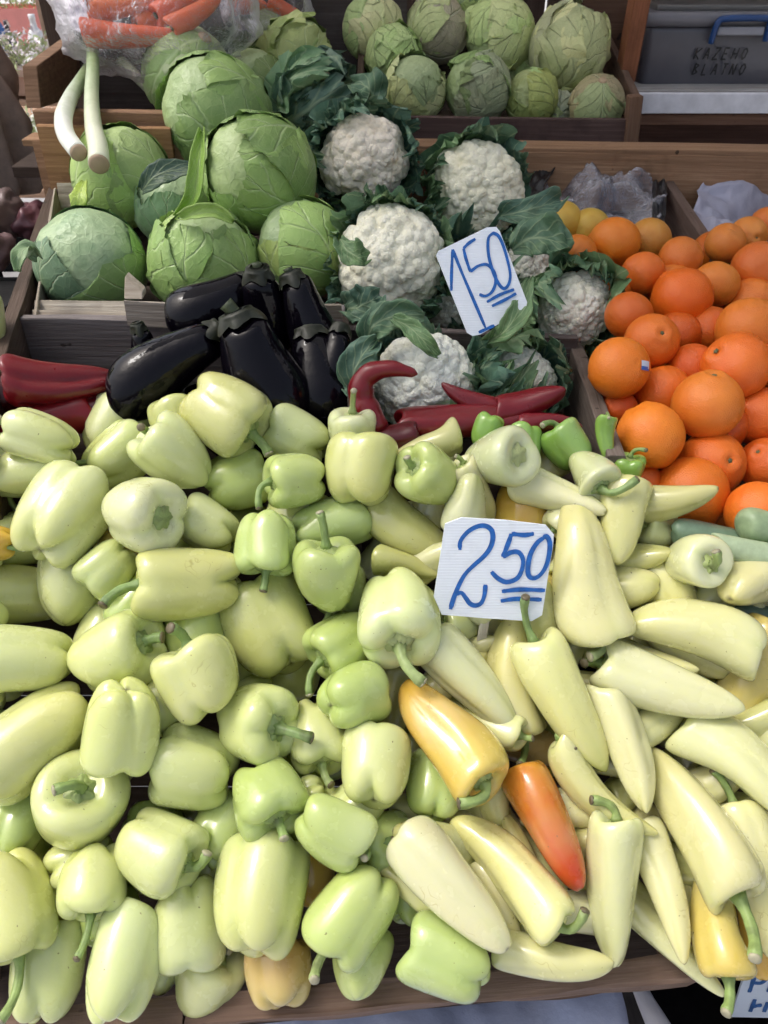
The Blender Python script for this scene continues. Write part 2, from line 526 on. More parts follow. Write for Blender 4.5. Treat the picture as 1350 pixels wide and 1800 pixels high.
def board(name, A, B, up, height, thick, color, parent=None, wear=0.0012, hang=True, seg=14, cham=0.0015):
    """plank from A to B along its top edge; it hangs down from that edge by `height`"""
    A, B, up = Vector(A), Vector(B), Vector(up)
    x = (B - A); L = x.length; x.normalize()
    z = (up - x * up.dot(x)).normalized()
    y = z.cross(x)
    fr = Matrix((x, y, z)).transposed().to_4x4()
    fr.translation = (A + B) / 2 - z * (height / 2 if hang else 0)
    bm = bmesh.new()
    sec = []
    h, t, c = height / 2, thick / 2, min(cham, thick * 0.2, height * 0.2)
    prof = [(-t + c, -h), (t - c, -h), (t, -h + c), (t, h - c), (t - c, h), (-t + c, h), (-t, h - c), (-t, -h + c)]
    r = random.Random(hash((round(L, 4), round(height, 4))) & 0xffff)
    n0 = r.uniform(0, 50)
    for i in range(seg + 1):
        xx = -L / 2 + L * i / seg
        ring = []
        for k, (yy, zz) in enumerate(prof):
            d1 = mnoise.noise(Vector((xx * 9 + n0, k * 0.7, 0))) * wear
            d2 = mnoise.noise(Vector((xx * 9, k * 0.7 + 9, n0))) * wear
            e = 0.0 if 0 < i < seg else mnoise.noise(Vector((k * 0.9, n0, 3))) * wear
            ring.append(bm.verts.new((xx + e, yy + d1, zz + d2)))
        sec.append(ring)
    for i in range(seg):
        for k in range(8):
            q = (k + 1) % 8
            bm.faces.new((sec[i][k], sec[i][q], sec[i + 1][q], sec[i + 1][k]))
    bm.faces.new(sec[0]); bm.faces.new(list(reversed(sec[-1])))
    bmesh.ops.recalc_face_normals(bm, faces=bm.faces)
    me = bpy.data.meshes.new(name); bm.to_mesh(me); bm.free()
    c = WOOD[color] if isinstance(color, str) else color
    return link(name, me, M['wood'], parent, fr, c)

def prism(name, pts, depth_vec, mat, color, parent=None, frame=None):
    """polygon of world points extruded along depth_vec"""
    pts = [Vector(p) for p in pts]
    dv = Vector(depth_vec)
    c = sum(pts, Vector()) / len(pts)
    n = len(pts)
    v = [tuple(p - c) for p in pts] + [tuple(p + dv - c) for p in pts]
    f = [tuple(range(n - 1, -1, -1)), tuple(range(n, 2 * n))]
    for i in range(n):
        j = (i + 1) % n
        f.append((i, j, n + j, n + i))
    me = mesh(name, v, f, smooth=False)
    bm = bmesh.new(); bm.from_mesh(me)
    bmesh.ops.recalc_face_normals(bm, faces=bm.faces)
    bmesh.ops.bevel(bm, geom=list(bm.edges), offset=min(0.0015, dv.length * 0.2), segments=1, affect='EDGES')
    bm.to_mesh(me); bm.free()
    return link(name, me, mat, parent, Matrix.Translation(c), color)

# ------------------------------------------------------------------ fruit builders
BELL = [(0, .90), (.16, .895), (.30, .915), (.46, .975), (.64, 1.0), (.82, .975), (.95, .90), (1.0, .78), (1.0, .62), (.965, .44), (.90, .27), (.79, .12), (.62, .03), (.42, 0.0), (.20, .03), (0, .06)]
HEART = [(0, .90), (.16, .895), (.30, .915), (.46, .975), (.66, 1.0), (.84, .97), (.96, .89), (1.0, .78), (.985, .64), (.92, .49), (.80, .33), (.63, .18), (.42, .07), (.22, .018), (.08, .002), (0, 0)]
LONG = [(0, .945), (.18, .940), (.34, .952), (.52, .985), (.72, .998), (.88, .975), (.97, .925), (1.0, .86), (1.0, .76), (.96, .62), (.89, .47), (.78, .32), (.62, .18), (.42, .075), (.20, .016), (0, 0)]
SLIM = [(0, .965), (.18, .96), (.34, .968), (.52, .988), (.74, .998), (.90, .98), (.98, .94), (1.0, .88), (.96, .77), (.88, .63), (.78, .49), (.65, .34), (.50, .20), (.33, .09), (.16, .02), (0, 0)]
EGG = [(0, .995), (.2, .997), (.38, .985), (.52, .95), (.60, .90), (.68, .80), (.78, .66), (.90, .50), (.98, .36), (1.0, .25), (.95, .14), (.82, .055), (.58, .012), (.30, 0.0), (.1, .0), (0, .002)]
CARROT = [(0, .96), (.2, .962), (.45, .98), (.75, 1.0), (.95, .985), (1.0, .95), (.97, .85), (.90, .7), (.80, .5), (.68, .3), (.52, .14), (.34, .05), (.15, .01), (0, 0)]

def fruit_mesh(name, prof, L, R, seed, lobes=4, lobe_mid=.10, lobe_end=.20, end_dip=.08, top_dip=.05, bend=0.0, bend_dir=0.0, twist=0.0, flat=1.0, lump=.05, nr=38, ns=44, sway=0.0):
    """body of revolution with lobes; stem end at +Z, middle of the axis at the origin"""
    r = random.Random(seed)
    P = catmull(prof, nr)
    rho = np.clip(P[:, 0], 0, None); z = P[:, 1]
    rho[0] = rho[-1] = 0.0
    th = np.linspace(0, 2 * np.pi, ns, endpoint=False)
    T, Z = np.meshgrid(th, z)
    RH = np.repeat(rho[:, None], ns, 1)
    ph = r.uniform(0, 6.28)
    # lobes of unequal size
    tt = T + ph + twist * (Z - .5)
    for k in (1, 2):
        tt = tt + r.uniform(-.22, .22) * np.sin(k * T + r.uniform(0, 6.28))
    lob = np.abs(np.cos(lobes * tt / 2)) ** 0.75
    sidx = np.linspace(0, 1, nr)[:, None]
    wend = np.clip((0.30 - Z) / 0.30, 0, 1) ** 1.0
    wtop = np.clip((Z - 0.80) / 0.20, 0, 1)
    fade = np.clip(RH / 0.35, 0, 1)
    amp = (lobe_mid + (lobe_end - lobe_mid) * wend + (lobe_end * .8 - lobe_mid) * wtop * fade)
    f = 1 - amp * (1 - lob)
    for k in range(1, 5):
        f = f * (1 + lump / (k ** .6) * r.uniform(-1, 1) * np.cos(k * T + r.uniform(0, 6.28) + r.uniform(-3, 3) * Z) * np.cos(r.uniform(1, 4) * Z + r.uniform(0, 6)))
    # one or two pressed-in dents
    for _ in range(2):
        t0, z0 = r.uniform(0, 6.28), r.uniform(.25, .8)
        dd = (np.angle(np.exp(1j * (T - t0))) / .7) ** 2 + ((Z - z0) / .22) ** 2
        f = f - r.uniform(0.0, lump * 1.3) * np.exp(-dd)
    RR = RH * f * R
    ZZ = Z + end_dip * (1 - lob) * wend * fade * (RH > 0) - top_dip * (1 - lob) * wtop * fade
    lobevar = sum(r.uniform(-.03, .03) * np.cos(k * T + r.uniform(0, 6.28)) for k in (1, 2))
    ZZ = ZZ + lobevar * (wend + wtop) * fade
    X = RR * np.cos(T) * flat
    Y = RR * np.sin(T) / flat
    cz = (ZZ - .5)
    off = bend * L * (cz * cz * 4 - .35) + sway * L * np.sin(cz * 5.5)
    X = X + off * math.cos(bend_dir); Y = Y + off * math.sin(bend_dir)
    V = np.stack([X, Y, (ZZ - .5) * L], -1).reshape(-1, 3)
    crease = np.clip((1 - lob) ** 2 * (.3 + wend + wtop) * fade + np.clip((Z - .86) / .12, 0, 1) * np.clip(1 - RH / .6, 0, 1) * (sidx < .5), 0, 1)
    me = mesh(name, V, grid_faces(nr, ns), attr={'axis': (1 - Z).ravel(), 'crease': crease.ravel(), 'scar': np.repeat(np.r_[np.zeros(nr - 2), .5, 1.0], ns)})
    return me, float(P[0, 1])

def calyx_mesh(r, seed, lob=6, dome=.25, wav=.22):
    rr = random.Random(seed)
    ns, V, F = 30, [(0, 0, r * dome * 1.2)], []
    rings = [.25, .5, .75, 1.0]
    ph = rr.uniform(0, 6)
    for q in rings:
        for j in range(ns):
            t = 2 * math.pi * j / ns
            e = 1 + wav * math.cos(lob * t + ph) * q * q + rr.uniform(-.05, .05)
            hgt = dome * r * (1 - q ** 2) + r * .08 * math.cos(lob * 2 * t + ph) * (1 - abs(2 * q - 1)) + (r * .05 if q < 1 else -r * .06)
            V.append((r * q * e * math.cos(t), r * q * e * math.sin(t), hgt))
    for j in range(ns):
        F.append((0, 1 + j, 1 + (j + 1) % ns))
    for i in range(len(rings) - 1):
        for j in range(ns):
            a, b2 = 1 + i * ns, 1 + (i + 1) * ns
            F.append((a + j, b2 + j, b2 + (j + 1) % ns, a + (j + 1) % ns))
    return V, F

def axis_frame(px, py, theta, tilt, roll=0.0):
    r, u, n = vframe(px, py)
    th, ti = math.radians(theta), math.radians(tilt)
    s = (r * math.cos(th) + u * math.sin(th)) * math.cos(ti) + n * math.sin(ti)
    a = n - s * n.dot(s)
    if a.length < 1e-3: a = u
    a.normalize()
    b2 = s.cross(a)
    Rm = Matrix((a, b2, s)).transposed().to_4x4()       # local X faces the viewer, Z towards the stem
    return Rm @ Matrix.Rotation(roll, 4, 'Z'), s

# --- pile bookkeeping: every fruit is a chain of balls; a new one slides away from the eye until it fits
PL = []            # list of (centres, radii)
def chain(c, s, L, R, kind, bendv=Vector((0, 0, 0))):
    if kind == 'ball':
        return np.array([c]), np.array([R])
    prof = {'bell': [(-.30, .74), (-.1, .93), (.1, .97), (.28, .88)], 'long': [(-.42, .28), (-.28, .52), (-.12, .72), (.05, .86), (.22, .94), (.36, .88)], 'egg': [(-.34, .75), (-.2, .93), (-.05, .95), (.12, .8), (.28, .65), (.42, .5)]}[kind]
    C = np.array([list(c + s * (t * L)) for t, _ in prof]); Rr = np.array([q * R for _, q in prof])
    return C, Rr

_cat = [0, None, None]
def penetration(C, Rr):
    if not PL: return 0.0
    if _cat[0] is None or _cat[0] != (len(PL), id(PL[-1][0])):
        _cat[1] = np.vstack([p[0] for p in PL]); _cat[2] = np.concatenate([p[1] for p in PL]); _cat[0] = (len(PL), id(PL[-1][0]))
    near = np.abs(_cat[1] - C[len(C) // 2]).max(1) < 0.30
    if not near.any(): return 0.0
    d = np.linalg.norm(C[:, None, :] - _cat[1][None, near, :], axis=2)
    return float((Rr[:, None] + _cat[2][None, near] - d).max())

def settle(px, py, theta, tilt, Lpx, Wpx, d0, kind, tol=.008, maxslide=.12, step=.004):
    r, u, n = vframe(px, py)
    th, ti = math.radians(theta), math.radians(tilt)
    s = (r * math.cos(th) + u * math.sin(th)) * math.cos(ti) + n * math.sin(ti)
    d = d0
    while True:
        L, R = Lpx * d / FPX, Wpx * d / FPX / 2
        C, Rr = chain(at(px, py, d), s, L, R, kind)
        if penetration(C, Rr) < tol or d - d0 > maxslide: break
        d += step
    PL.append((C, Rr))
    return d, d - d0 > maxslide

# pile plane of the front trays (relative to the camera): Z = z0 + k (Y - y0)
PY0, PZ0, PK = 0.356, -0.776, 0.685
def pile_depth(px, py):
    r = ray(px, py)
    return (PZ0 - PK * PY0) / (r.z - PK * r.y)

COLS = {'p': ((.67, .72, .34), (.67, .70, .29)), 'y': ((.65, .69, .29), (.66, .67, .25)), 'g': ((.54, .65, .24), (.53, .63, .21)),
        'G': ((.27, .46, .09), (.29, .47, .10)), 'w': ((.72, .75, .44), (.69, .72, .34)), 'c': ((.74, .72, .36), (.73, .69, .30)),
        'k': ((.73, .73, .42), (.75, .73, .39)), 'Y': ((.72, .56, .14), (.70, .60, .20)), 'o': ((.72, .40, .06), (.74, .46, .08)), 'O': ((.66, .30, .04), (.60, .06, .010)),
        'a': ((.60, .36, .12), (.58, .46, .18)), 't': ((.60, .44, .20), (.58, .40, .16)), 'v': ((.58, .58, .24), (.60, .57, .22)), 'f': ((.72, .57, .15), (.70, .42, .07)),
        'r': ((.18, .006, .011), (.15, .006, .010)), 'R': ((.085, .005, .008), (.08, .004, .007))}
STEMC = [(.33, .45, .14), (.29, .41, .13), (.40, .50, .20), (.26, .38, .13)]

count = [0]
def pepper(kind, px, py, theta, tilt, Lpx, Wpx, layer, col, stem, label, cat='pepper', group=None, opts=None, d0=None, name=None, mat=None):
    opts = dict(opts or {})
    count[0] += 1
    seed = opts.pop('seed', count[0] * 17 + 3)
    r = random.Random(seed)
    ck = 'bell' if kind in ('bell', 'heart') else 'long'
    if ck == 'long': Wpx = Wpx * .94
    else: Wpx, Lpx = Wpx * .97, Lpx * .97
    if d0 is None: d0 = pile_depth(px, py)
    if Wpx > 0 and kind in ('bell', 'heart'): d0 += (Wpx - 110) * .0001
    d0 += layer * 0.035
    if opts.pop('nofit', False):
        d = d0
        PL.append(chain(at(px, py, d), axis_frame(px, py, theta, tilt)[1], Lpx * d / FPX, Wpx * d / FPX / 2, ck))
    else:
        d, _ = settle(px, py, theta, tilt, Lpx, Wpx, d0, ck, maxslide=opts.pop('slide', .05), tol=.018)
    L, R = Lpx * d / FPX * (.91 if ck == 'bell' else .97), Wpx * d / FPX / 2 * (1.02 if ck == 'bell' else .98)
    roll = opts.pop('roll', r.uniform(0, 6.28))
    Fm, s = axis_frame(px, py, theta, tilt, 0.0)
    c = at(px, py, d)
    prof = {'bell': BELL, 'heart': HEART, 'long': LONG, 'slim': SLIM}[kind]
    kw = dict(lobes=r.choice([3, 4, 4]), lobe_mid=r.uniform(.07, .13), lobe_end=r.uniform(.20, .32), end_dip=r.uniform(.08, .15), top_dip=r.uniform(.04, .09), lump=.045, bend=r.uniform(-.05, .05), bend_dir=r.uniform(0, 6.28), twist=r.uniform(-.3, .3))
    if kind == 'heart': kw.update(end_dip=.02, lobe_end=.16)
    if kind in ('long', 'slim'):
        kw = dict(lobes=r.choice([2, 3, 3]), lobe_mid=r.uniform(.10, .20), lobe_end=r.uniform(.05, .10), end_dip=.0, top_dip=r.uniform(.01, .03), lump=.13, bend=r.uniform(-.10, .10), bend_dir=r.uniform(0, 6.28), sway=r.uniform(-.03, .03), twist=r.uniform(-.6, .6))
    sd = opts.pop('stem_r', None)
    kw.update(opts)
    me, zc = fruit_mesh('skin', prof, L, R, seed, **kw)
    root = empty(name or ('bell_pepper' if kind in ('bell', 'heart') else 'long_pepper'), c - Vector((0, 0, R)))
    tag(root, label, cat, group)
    c1, c2 = COLS[col]
    k_ = r.uniform(.90, 1.05); j = [k_ * r.uniform(.98, 1.02), k_ * r.uniform(.98, 1.03), k_ * r.uniform(.90, 1.10)]
    j = [q * .87 for q in j]
    c1 = tuple(min(1, a * b2) for a, b2 in zip(c1, j)); c2 = tuple(min(1, a * b2) for a, b2 in zip(c2, j))
    body = link('skin', me, mat or M['pepper'], root, Matrix.Translation(c) @ Fm, c1)
    body['tipcol'] = [c2[0], c2[1], c2[2]]
    # stem end offset by the bend
    cz = zc - .5
    off = kw['bend'] * L * (cz * cz * 4 - .35) + kw.get('sway', 0) * L * math.sin(cz * 5.5)
    loc = Vector((off * math.cos(kw['bend_dir']), off * math.sin(kw['bend_dir']), cz * L))
    base = (Matrix.Translation(c) @ Fm) @ loc
    sc = r.choice(STEMC)
    if col in ('r', 'R'): sc = (.10, .13, .05)
    cr = R * (.36 if ck == 'bell' else .44) * (1.0 if ck == 'bell' else .85)
    V, F = calyx_mesh(cr, seed)
    link('calyx', mesh('calyx', V, F), M['stem'], root, Matrix.Translation(base + s * (R * .0)) @ Fm, (sc[0] * 1.25 + .03, sc[1] * 1.15 + .02, sc[2] * 1.3))
    if stem is not None:
        rr, uu, nn = vframe(px, py)
        p0 = base + s * .002
        rad = sd or (R * r.uniform(.095, .12) if ck == 'bell' else R * r.uniform(.12, .15))
        rad = min(rad, .0052)
        if stem == 's':
            ln = R * r.uniform(.35, .6)
            end = p0 + s * ln + (rr * r.uniform(-.4, .4) + uu * r.uniform(-.4, .4)) * ln
        else:
            rel = p0 - CAM
            bx = 675 + FPX * rel.dot(RGT) / rel.dot(FWD); by = 900 - FPX * rel.dot(UPV) / rel.dot(FWD)
            dd = rel.dot(FWD)
            e2 = Vector(((stem[0] - bx) * dd / FPX, -(stem[1] - by) * dd / FPX, 0))
            end = p0 + rr * e2.x + uu * e2.y + nn * (stem[2] if len(stem) > 2 else .014)
        ln = (end - p0).length
        path = bez(p0, p0 + s * ln * .6, end, 9)
        rads = [rad * (1.7 if i == 0 else 1.25 if i == 1 else 1.0 + .05 * math.sin(i * 2)) for i in range(9)]
        rads[-1] *= 1.18; rads[-2] *= 1.1
        v, f = tube([p - c for p in path], rads, 15, ridge=.13)
        st = link('stem', mesh('stem', v, f), M['stem'], root, Matrix.Translation(c), sc)
        tp = (path[-1] - path[-2]).normalized()
        v, f = tube([path[-1] - c - tp * .0005, path[-1] - c + tp * .0012, path[-1] - c + tp * .0022], [rads[-1] * 1.02, rads[-1] * 1.0, rads[-1] * .6], 10)
        link('cut_end', mesh('cut_end', v, f), M['stem'], st, Matrix.Translation(c), (.16, .13, .07) if r.random() < .6 else (.45, .42, .28))
    return root

# --- leaves that wrap a head
def wrap_leaf(R, axisB, azim, span, half, rad, seed, flare=.08, wave=.02, nu=23, nv=30, v0=.02, rag=.05, vein=.005):
    r = random.Random(seed)
    Bz = Vector(axisB).normalized()
    ref = Vector((1, 0, 0)) if abs(Bz.x) < .9 else Vector((0, 1, 0))
    e1 = (ref - Bz * ref.dot(Bz)).normalized(); e2 = Bz.cross(e1)
    A = e1 * math.cos(azim) + e2 * math.sin(azim)
    S = Bz.cross(A)
    o = [r.uniform(0, 50) for _ in range(3)]
    V, UV = [], []
    for i in range(nv):
        v = v0 + (1 - v0) * i / (nv - 1)
        for k in range(nu):
            u = -1 + 2 * k / (nu - 1)
            edge = mnoise.noise(Vector((math.atan2(u, v) * 3 + o[0], o[1], 0)))
            shape = math.sin(math.pi * (.10 + .82 * v)) ** .55
            edge += .6 * mnoise.noise(Vector((math.atan2(u, v) * 11 + o[0], o[1], 5)))
            lam = u * half * shape * (1 + rag * edge * 2)
            ph = v * span * (1 + rag * edge * (v ** 3)) * (1 - .10 * u * u * v)
            d = (Bz * math.cos(ph) + A * math.sin(ph)) * math.cos(lam) + S * math.sin(lam)
            e = max(abs(u) ** 5, v ** 9)
            w = mnoise.noise(Vector((u * 2.2 + o[2], v * 3.1, o[0]))) * wave * (.35 + e * 2.2)
            w += mnoise.noise(Vector((u * 6 + o[1], v * 8, o[2]))) * wave * (.25 + e * 1.2)
            rib = math.exp(-(u / .05) ** 2) * vein * (1.2 - v) * 1.5
            fr = abs(((v - .42 * abs(u) ** .8) * 5 + (.23 if u > 0 else -.23)) % 1 - .5)
            rib += math.exp(-(fr / .10) ** 2) * vein * .5 * (1 - .7 * abs(u))
            V.append(d * (R * (rad + flare * e + w + rib)))
            UV.append(((u + 1) / 2, v))
    return mesh('leaf', [tuple(p) for p in V], grid_faces(nv, nu, False), uvs=UV)

def lumpy_ball(R, seed, amp=.05, ns=36, nr=24, sq=(1, 1, 1)):
    r = random.Random(seed); o = Vector((r.uniform(0, 99), r.uniform(0, 99), 0))
    V = []
    for i in range(nr):
        ph = math.pi * i / (nr - 1)
        for j in range(ns):
            t = 2 * math.pi * j / ns
            d = Vector((math.sin(ph) * math.cos(t), math.sin(ph) * math.sin(t), math.cos(ph)))
            k = 1 + amp * (mnoise.noise(d * 1.6 + o) + .5 * mnoise.noise(d * 3.5 + o))
            V.append((d.x * R * k * sq[0], d.y * R * k * sq[1], d.z * R * k * sq[2]))
    return mesh('core', V, grid_faces(nr, ns), uvs=[(.5, .5)] * len(V))

def cabbage(px, py, dpx, d, base_dir, n_leaves, color, label, seed, group, mat='cabbage', leaf_cols=None, flare=.05, wave=.02, squash=None, outer=None):
    """base_dir: (theta, tilt) of the stump as seen; leaves start there and wrap round"""
    r = random.Random(seed)
    R = dpx * d / FPX / 2
    c = at(px, py, d)
    rr, uu, nn = vframe(px, py)
    th, ti = math.radians(base_dir[0]), math.radians(base_dir[1])
    Bd = (rr * math.cos(th) + uu * math.sin(th)) * math.cos(ti) + nn * math.sin(ti)
    root = empty('cabbage', c - Vector((0, 0, R)))
    tag(root, label, 'cabbage', group)
    Mx = Matrix.Translation(c)
    if squash:
        Mx = Mx @ (Matrix.Rotation(0, 4, 'Z')) @ Matrix.Diagonal((squash[0], squash[1], squash[2], 1))
    link('core', lumpy_ball(R * .93, seed, .05), M[mat], root, Mx, tuple(x * .9 for x in color))
    a0 = r.uniform(0, 6.28)
    for i in range(n_leaves):
        az = a0 + i * 2.4 + r.uniform(-.25, .25)
        k = r.uniform(.82, 1.12)
        col = tuple(x * k * r.uniform(.93, 1.07) for x in (leaf_cols[i % len(leaf_cols)] if leaf_cols else color))
        me = wrap_leaf(R, Bd, az, math.radians(r.uniform(118, 168)), math.radians(r.uniform(58, 80)), .95 + .045 * i / max(1, n_leaves - 1), seed * 31 + i, flare=flare * (.25 + .5 * i / n_leaves), wave=wave, rag=.04)
        link('leaf', me, M[mat], root, Mx, col)
    for (az, span, half, rad, fl, col) in (outer or []):
        link('leaf', wrap_leaf(R, Bd, az, math.radians(span), math.radians(half), rad, seed * 57 + int(az * 10), flare=fl, wave=.05, rag=.12), M[mat], root, Mx, col)
    # cut stump
    v, f = tube([Bd * R * .85, Bd * R * 1.0, Bd * R * 1.04], [R * .17, R * .15, R * .11], 14)
    link('stump', mesh('stump', v, f), M['plain'], root, Mx, (.50, .36, .22))
    PL.append((np.array([list(c)]), np.array([R * .97])))
    return root

def curd_mesh(R, seed, nr=110, ns=180, cap=2.0):
    """floret dome facing +Z"""
    g = np.random.default_rng(seed)
    def fib(n, jit):
        i = np.arange(n) + .5
        ph = np.arccos(1 - 2 * i / n); t = np.pi * (1 + 5 ** .5) * i
        p = np.stack([np.sin(ph) * np.cos(t), np.sin(ph) * np.sin(t), np.cos(ph)], -1)
        p += g.normal(0, jit, p.shape)
        return p / np.linalg.norm(p, axis=1)[:, None]
    ph = np.linspace(0.0, cap, nr); t = np.linspace(0, 2 * np.pi, ns, endpoint=False)
    PH, T = np.meshgrid(ph, t, indexing='ij')
    D = np.stack([np.sin(PH) * np.cos(T), np.sin(PH) * np.sin(T), np.cos(PH)], -1).reshape(-1, 3)
    def bumps(pts, width):
        out = np.zeros(len(D)); 
        for s0 in range(0, len(D), 4000):
            dist = np.sqrt(np.clip(2 - 2 * D[s0:s0 + 4000] @ pts.T, 0, None)).min(1)
            out[s0:s0 + 4000] = np.sqrt(np.clip(1 - (dist / width) ** 2, 0, 1))
        return out
    n1, n2, n3 = 40, 360, 1100
    b1 = bumps(fib(n1, .17), 3.9 / n1 ** .5 * .62)
    b2 = bumps(fib(n2, .06), 3.9 / n2 ** .5 * .50)
    b3 = bumps(fib(n3, .03), 3.9 / n3 ** .5 * .60)
    rad = R * (.83 + .105 * b1 + .055 * b2 + .012 * b3)
    q = g.uniform(0, 6, 6)
    rad = rad * (1 + .06 * np.sin(2.3 * D[:, 0] + q[0]) * np.cos(2.1 * D[:, 1] + q[1]) + .05 * np.sin(3.4 * D[:, 2] + 2.5 * D[:, 0] + q[2]))
    sc = np.array([g.uniform(.94, 1.05), g.uniform(.94, 1.05), .86])
    V = D * rad[:, None] * sc
    return mesh('curd', V, grid_faces(nr, ns))

def cauliflower(px, py, dpx, d, theta, tilt, label, seed, leaves, color=(.66, .63, .52), name='cauliflower', n_inner=9, leafcol=((.14, .25, .155), (.21, .34, .17), (.115, .22, .165)), lspan=(88, 118), curd_scale=1.0):
    """theta/tilt: direction the curd faces. leaves: list of (azimuth deg, span deg, half deg, rad, flare, colour index)"""
    r = random.Random(seed)
    R = dpx * d / FPX / 2
    c = at(px, py, d)
    Fm, s = axis_frame(px, py, theta, tilt)
    root = empty(name, c - Vector((0, 0, R)))
    tag(root, label, 'cauliflower', 'cauliflowers in the middle tray')
    link('curd', curd_mesh(R * curd_scale, seed), M['curd'], root, Matrix.Translation(c) @ Fm, (min(.89, color[0] * 1.38), min(.87, color[1] * 1.38), color[2] * 1.34))
    Mx = Matrix.Translation(c) @ Fm
    a0 = r.uniform(0, 6)
    allv = [(math.degrees(a0 + i * 2.4), r.uniform(*lspan), r.uniform(26, 40), r.uniform(1.0, 1.10), r.uniform(.03, .22), r.randrange(3)) for i in range(n_inner)] + list(leaves)
    for i, (az, span, half, rad, fl, ci) in enumerate(allv):
        k = r.uniform(.85, 1.2)
        me = wrap_leaf(R, (0, 0, -1), math.radians(az), math.radians(span), math.radians(half), rad, seed * 13 + i, flare=fl, wave=.10, rag=.30, nu=25, nv=32, vein=.03)
        link('leaf', me, M['caul_leaf'], root, Mx, tuple(x * k for x in leafcol[ci]))
    v, f = tube([Vector((0, 0, -R * .5)), Vector((0, 0, -R * .9)), Vector((0, 0, -R * 1.1))], [R * .3, R * .28, R * .24], 14)
    link('stalk', mesh('stalk', v, f), M['plain'], root, Mx, (.45, .52, .30))
    PL.append((np.array([list(c)]), np.array([R * .95])))
    return root

ORM = []
for k in range(4):
    r_ = random.Random(k + 50)
    sq = (.93, .97, 1.0, .95)[k]
    prof = [(0, .955), (.06, .96), (.14, .985), (.30, .992)] + [(math.sin(a), .5 + .5 * math.cos(a)) for a in np.linspace(.45, 2.85, 13)] + [(.12, .005), (0, .012)]
    me_, _ = fruit_mesh('peel', prof, 2.0 * sq, 1.0, k + 5, lobes=5, lobe_mid=.004, lobe_end=.01, end_dip=0, top_dip=.004, lump=.012, bend=0, nr=34, ns=40)
    ORM.append(me_)
BUTTON = mesh('stem_button', *calyx_mesh(1.0, 3, 5, .3, .25))
ORM_READY = [False]

def orange(px, py, dpx, d, label, facing=None, color=(.80, .27, .02), group='oranges heaped in the right-hand bins', name='orange', fit=True, cat='orange', maxslide=.05):
    count[0] += 1
    r = random.Random(count[0] * 7 + 1)
    if fit:
        d, _ = settle(px, py, 0, 0, dpx, dpx, d, 'ball', tol=.004, maxslide=maxslide)
    else:
        PL.append(chain(at(px, py, d), Vector((0, 0, 1)), 0, dpx * d / FPX / 2, 'ball'))
    R = dpx * d / FPX / 2
    c = at(px, py, d)
    th, ti = facing if facing else (r.uniform(0, 360), r.uniform(-60, -10))
    Fm, s = axis_frame(px, py, th, ti)
    root = empty(name, c - Vector((0, 0, R)))
    tag(root, label, cat, group)
    Mx = Matrix.Translation(c) @ Fm @ Matrix.Scale(R, 4)
    k_ = r.uniform(.84, .95); col = tuple(x * k_ for x in color)
    link('peel', ORM[r.randrange(4)], M['orange'], root, Mx, col)
    link('stem_button', BUTTON, M['stem'], root, Matrix.Translation(c + s * R * .905) @ Fm @ Matrix.Scale(R * .075, 4), (.16, .17, .07))
    return root, c, R

def eggplant(px, py, theta, tilt, Lpx, Wpx, d, label, stem=None, seed=1, bend=.05):
    r = random.Random(seed)
    L, R = Lpx * d / FPX * .95, Wpx * d / FPX / 2 * 1.12
    c = at(px, py, d)
    Fm, s = axis_frame(px, py, theta, tilt)
    root = empty('eggplant', c - Vector((0, 0, R)))
    tag(root, label, 'eggplant', 'eggplants heaped behind the bell peppers')
    me, _ = fruit_mesh('skin', EGG, L, R, seed, lobes=3, lobe_mid=.015, lobe_end=.02, end_dip=0, top_dip=0, lump=.025, bend=bend, bend_dir=r.uniform(0, 6.28), nr=40, ns=44)
    b = link('skin', me, M['eggplant'], root, Matrix.Translation(c) @ Fm, (.003, .0022, .0045)); b['tipcol'] = [.003, .0022, .0045]
    # calyx: a star-shaped cap with pointed sepals that lie on the shoulder
    V, F = [], []
    ns, nr = 40, 9
    P = catmull(EGG, 60)
    for i in range(nr):
        q = i / (nr - 1)
        for j in range(ns):
            t = 2 * math.pi * j / ns
            reach = .02 + (.045 + .035 * math.sin(3 * t + seed)) * abs(math.cos(2.5 * t)) ** 1.6
            zz = 1 - reach * q
            rh = np.interp(-zz, -P[8:, 1], P[8:, 0]) if zz < .995 else .38
            rh = max(.16 * (1 - q) + .04, min(rh, .22 + 1.2 * q)) * 1.05 + .02
            V.append((R * rh * math.cos(t), R * rh * math.sin(t), (zz - .5) * L + (.010 * (1 - q)) + .002))
    F = grid_faces(nr, ns)
    F.append(tuple(range(ns)))
    link('calyx', mesh('calyx', V, F), M['stem'], root, Matrix.Translation(c) @ Fm, (.022, .026, .012))
    p0 = c + s * (L * .5)
    ln = R * .35
    rr, uu, nn = vframe(px, py)
    end = p0 + s * ln * .8 + (rr * (stem[0] if stem else 0) + uu * (stem[1] if stem else 0)) * ln
    path = bez(p0, p0 + s * ln * .5, end, 7)
    v, f = tube([p - c for p in path], [R * q for q in (.26, .20, .17, .16, .16, .17, .18)], 12)
    link('stem', mesh('stem', v, f), M['stem'], root, Matrix.Translation(c), (.06, .08, .035))
    PL.append(chain(c, s, L, R, 'egg'))
    return root

def sheet(fn, nu, nv, uv=False):
    V = [tuple(fn(i / (nu - 1), j / (nv - 1))) for j in range(nv) for i in range(nu)]
    return V, grid_faces(nv, nu, False)

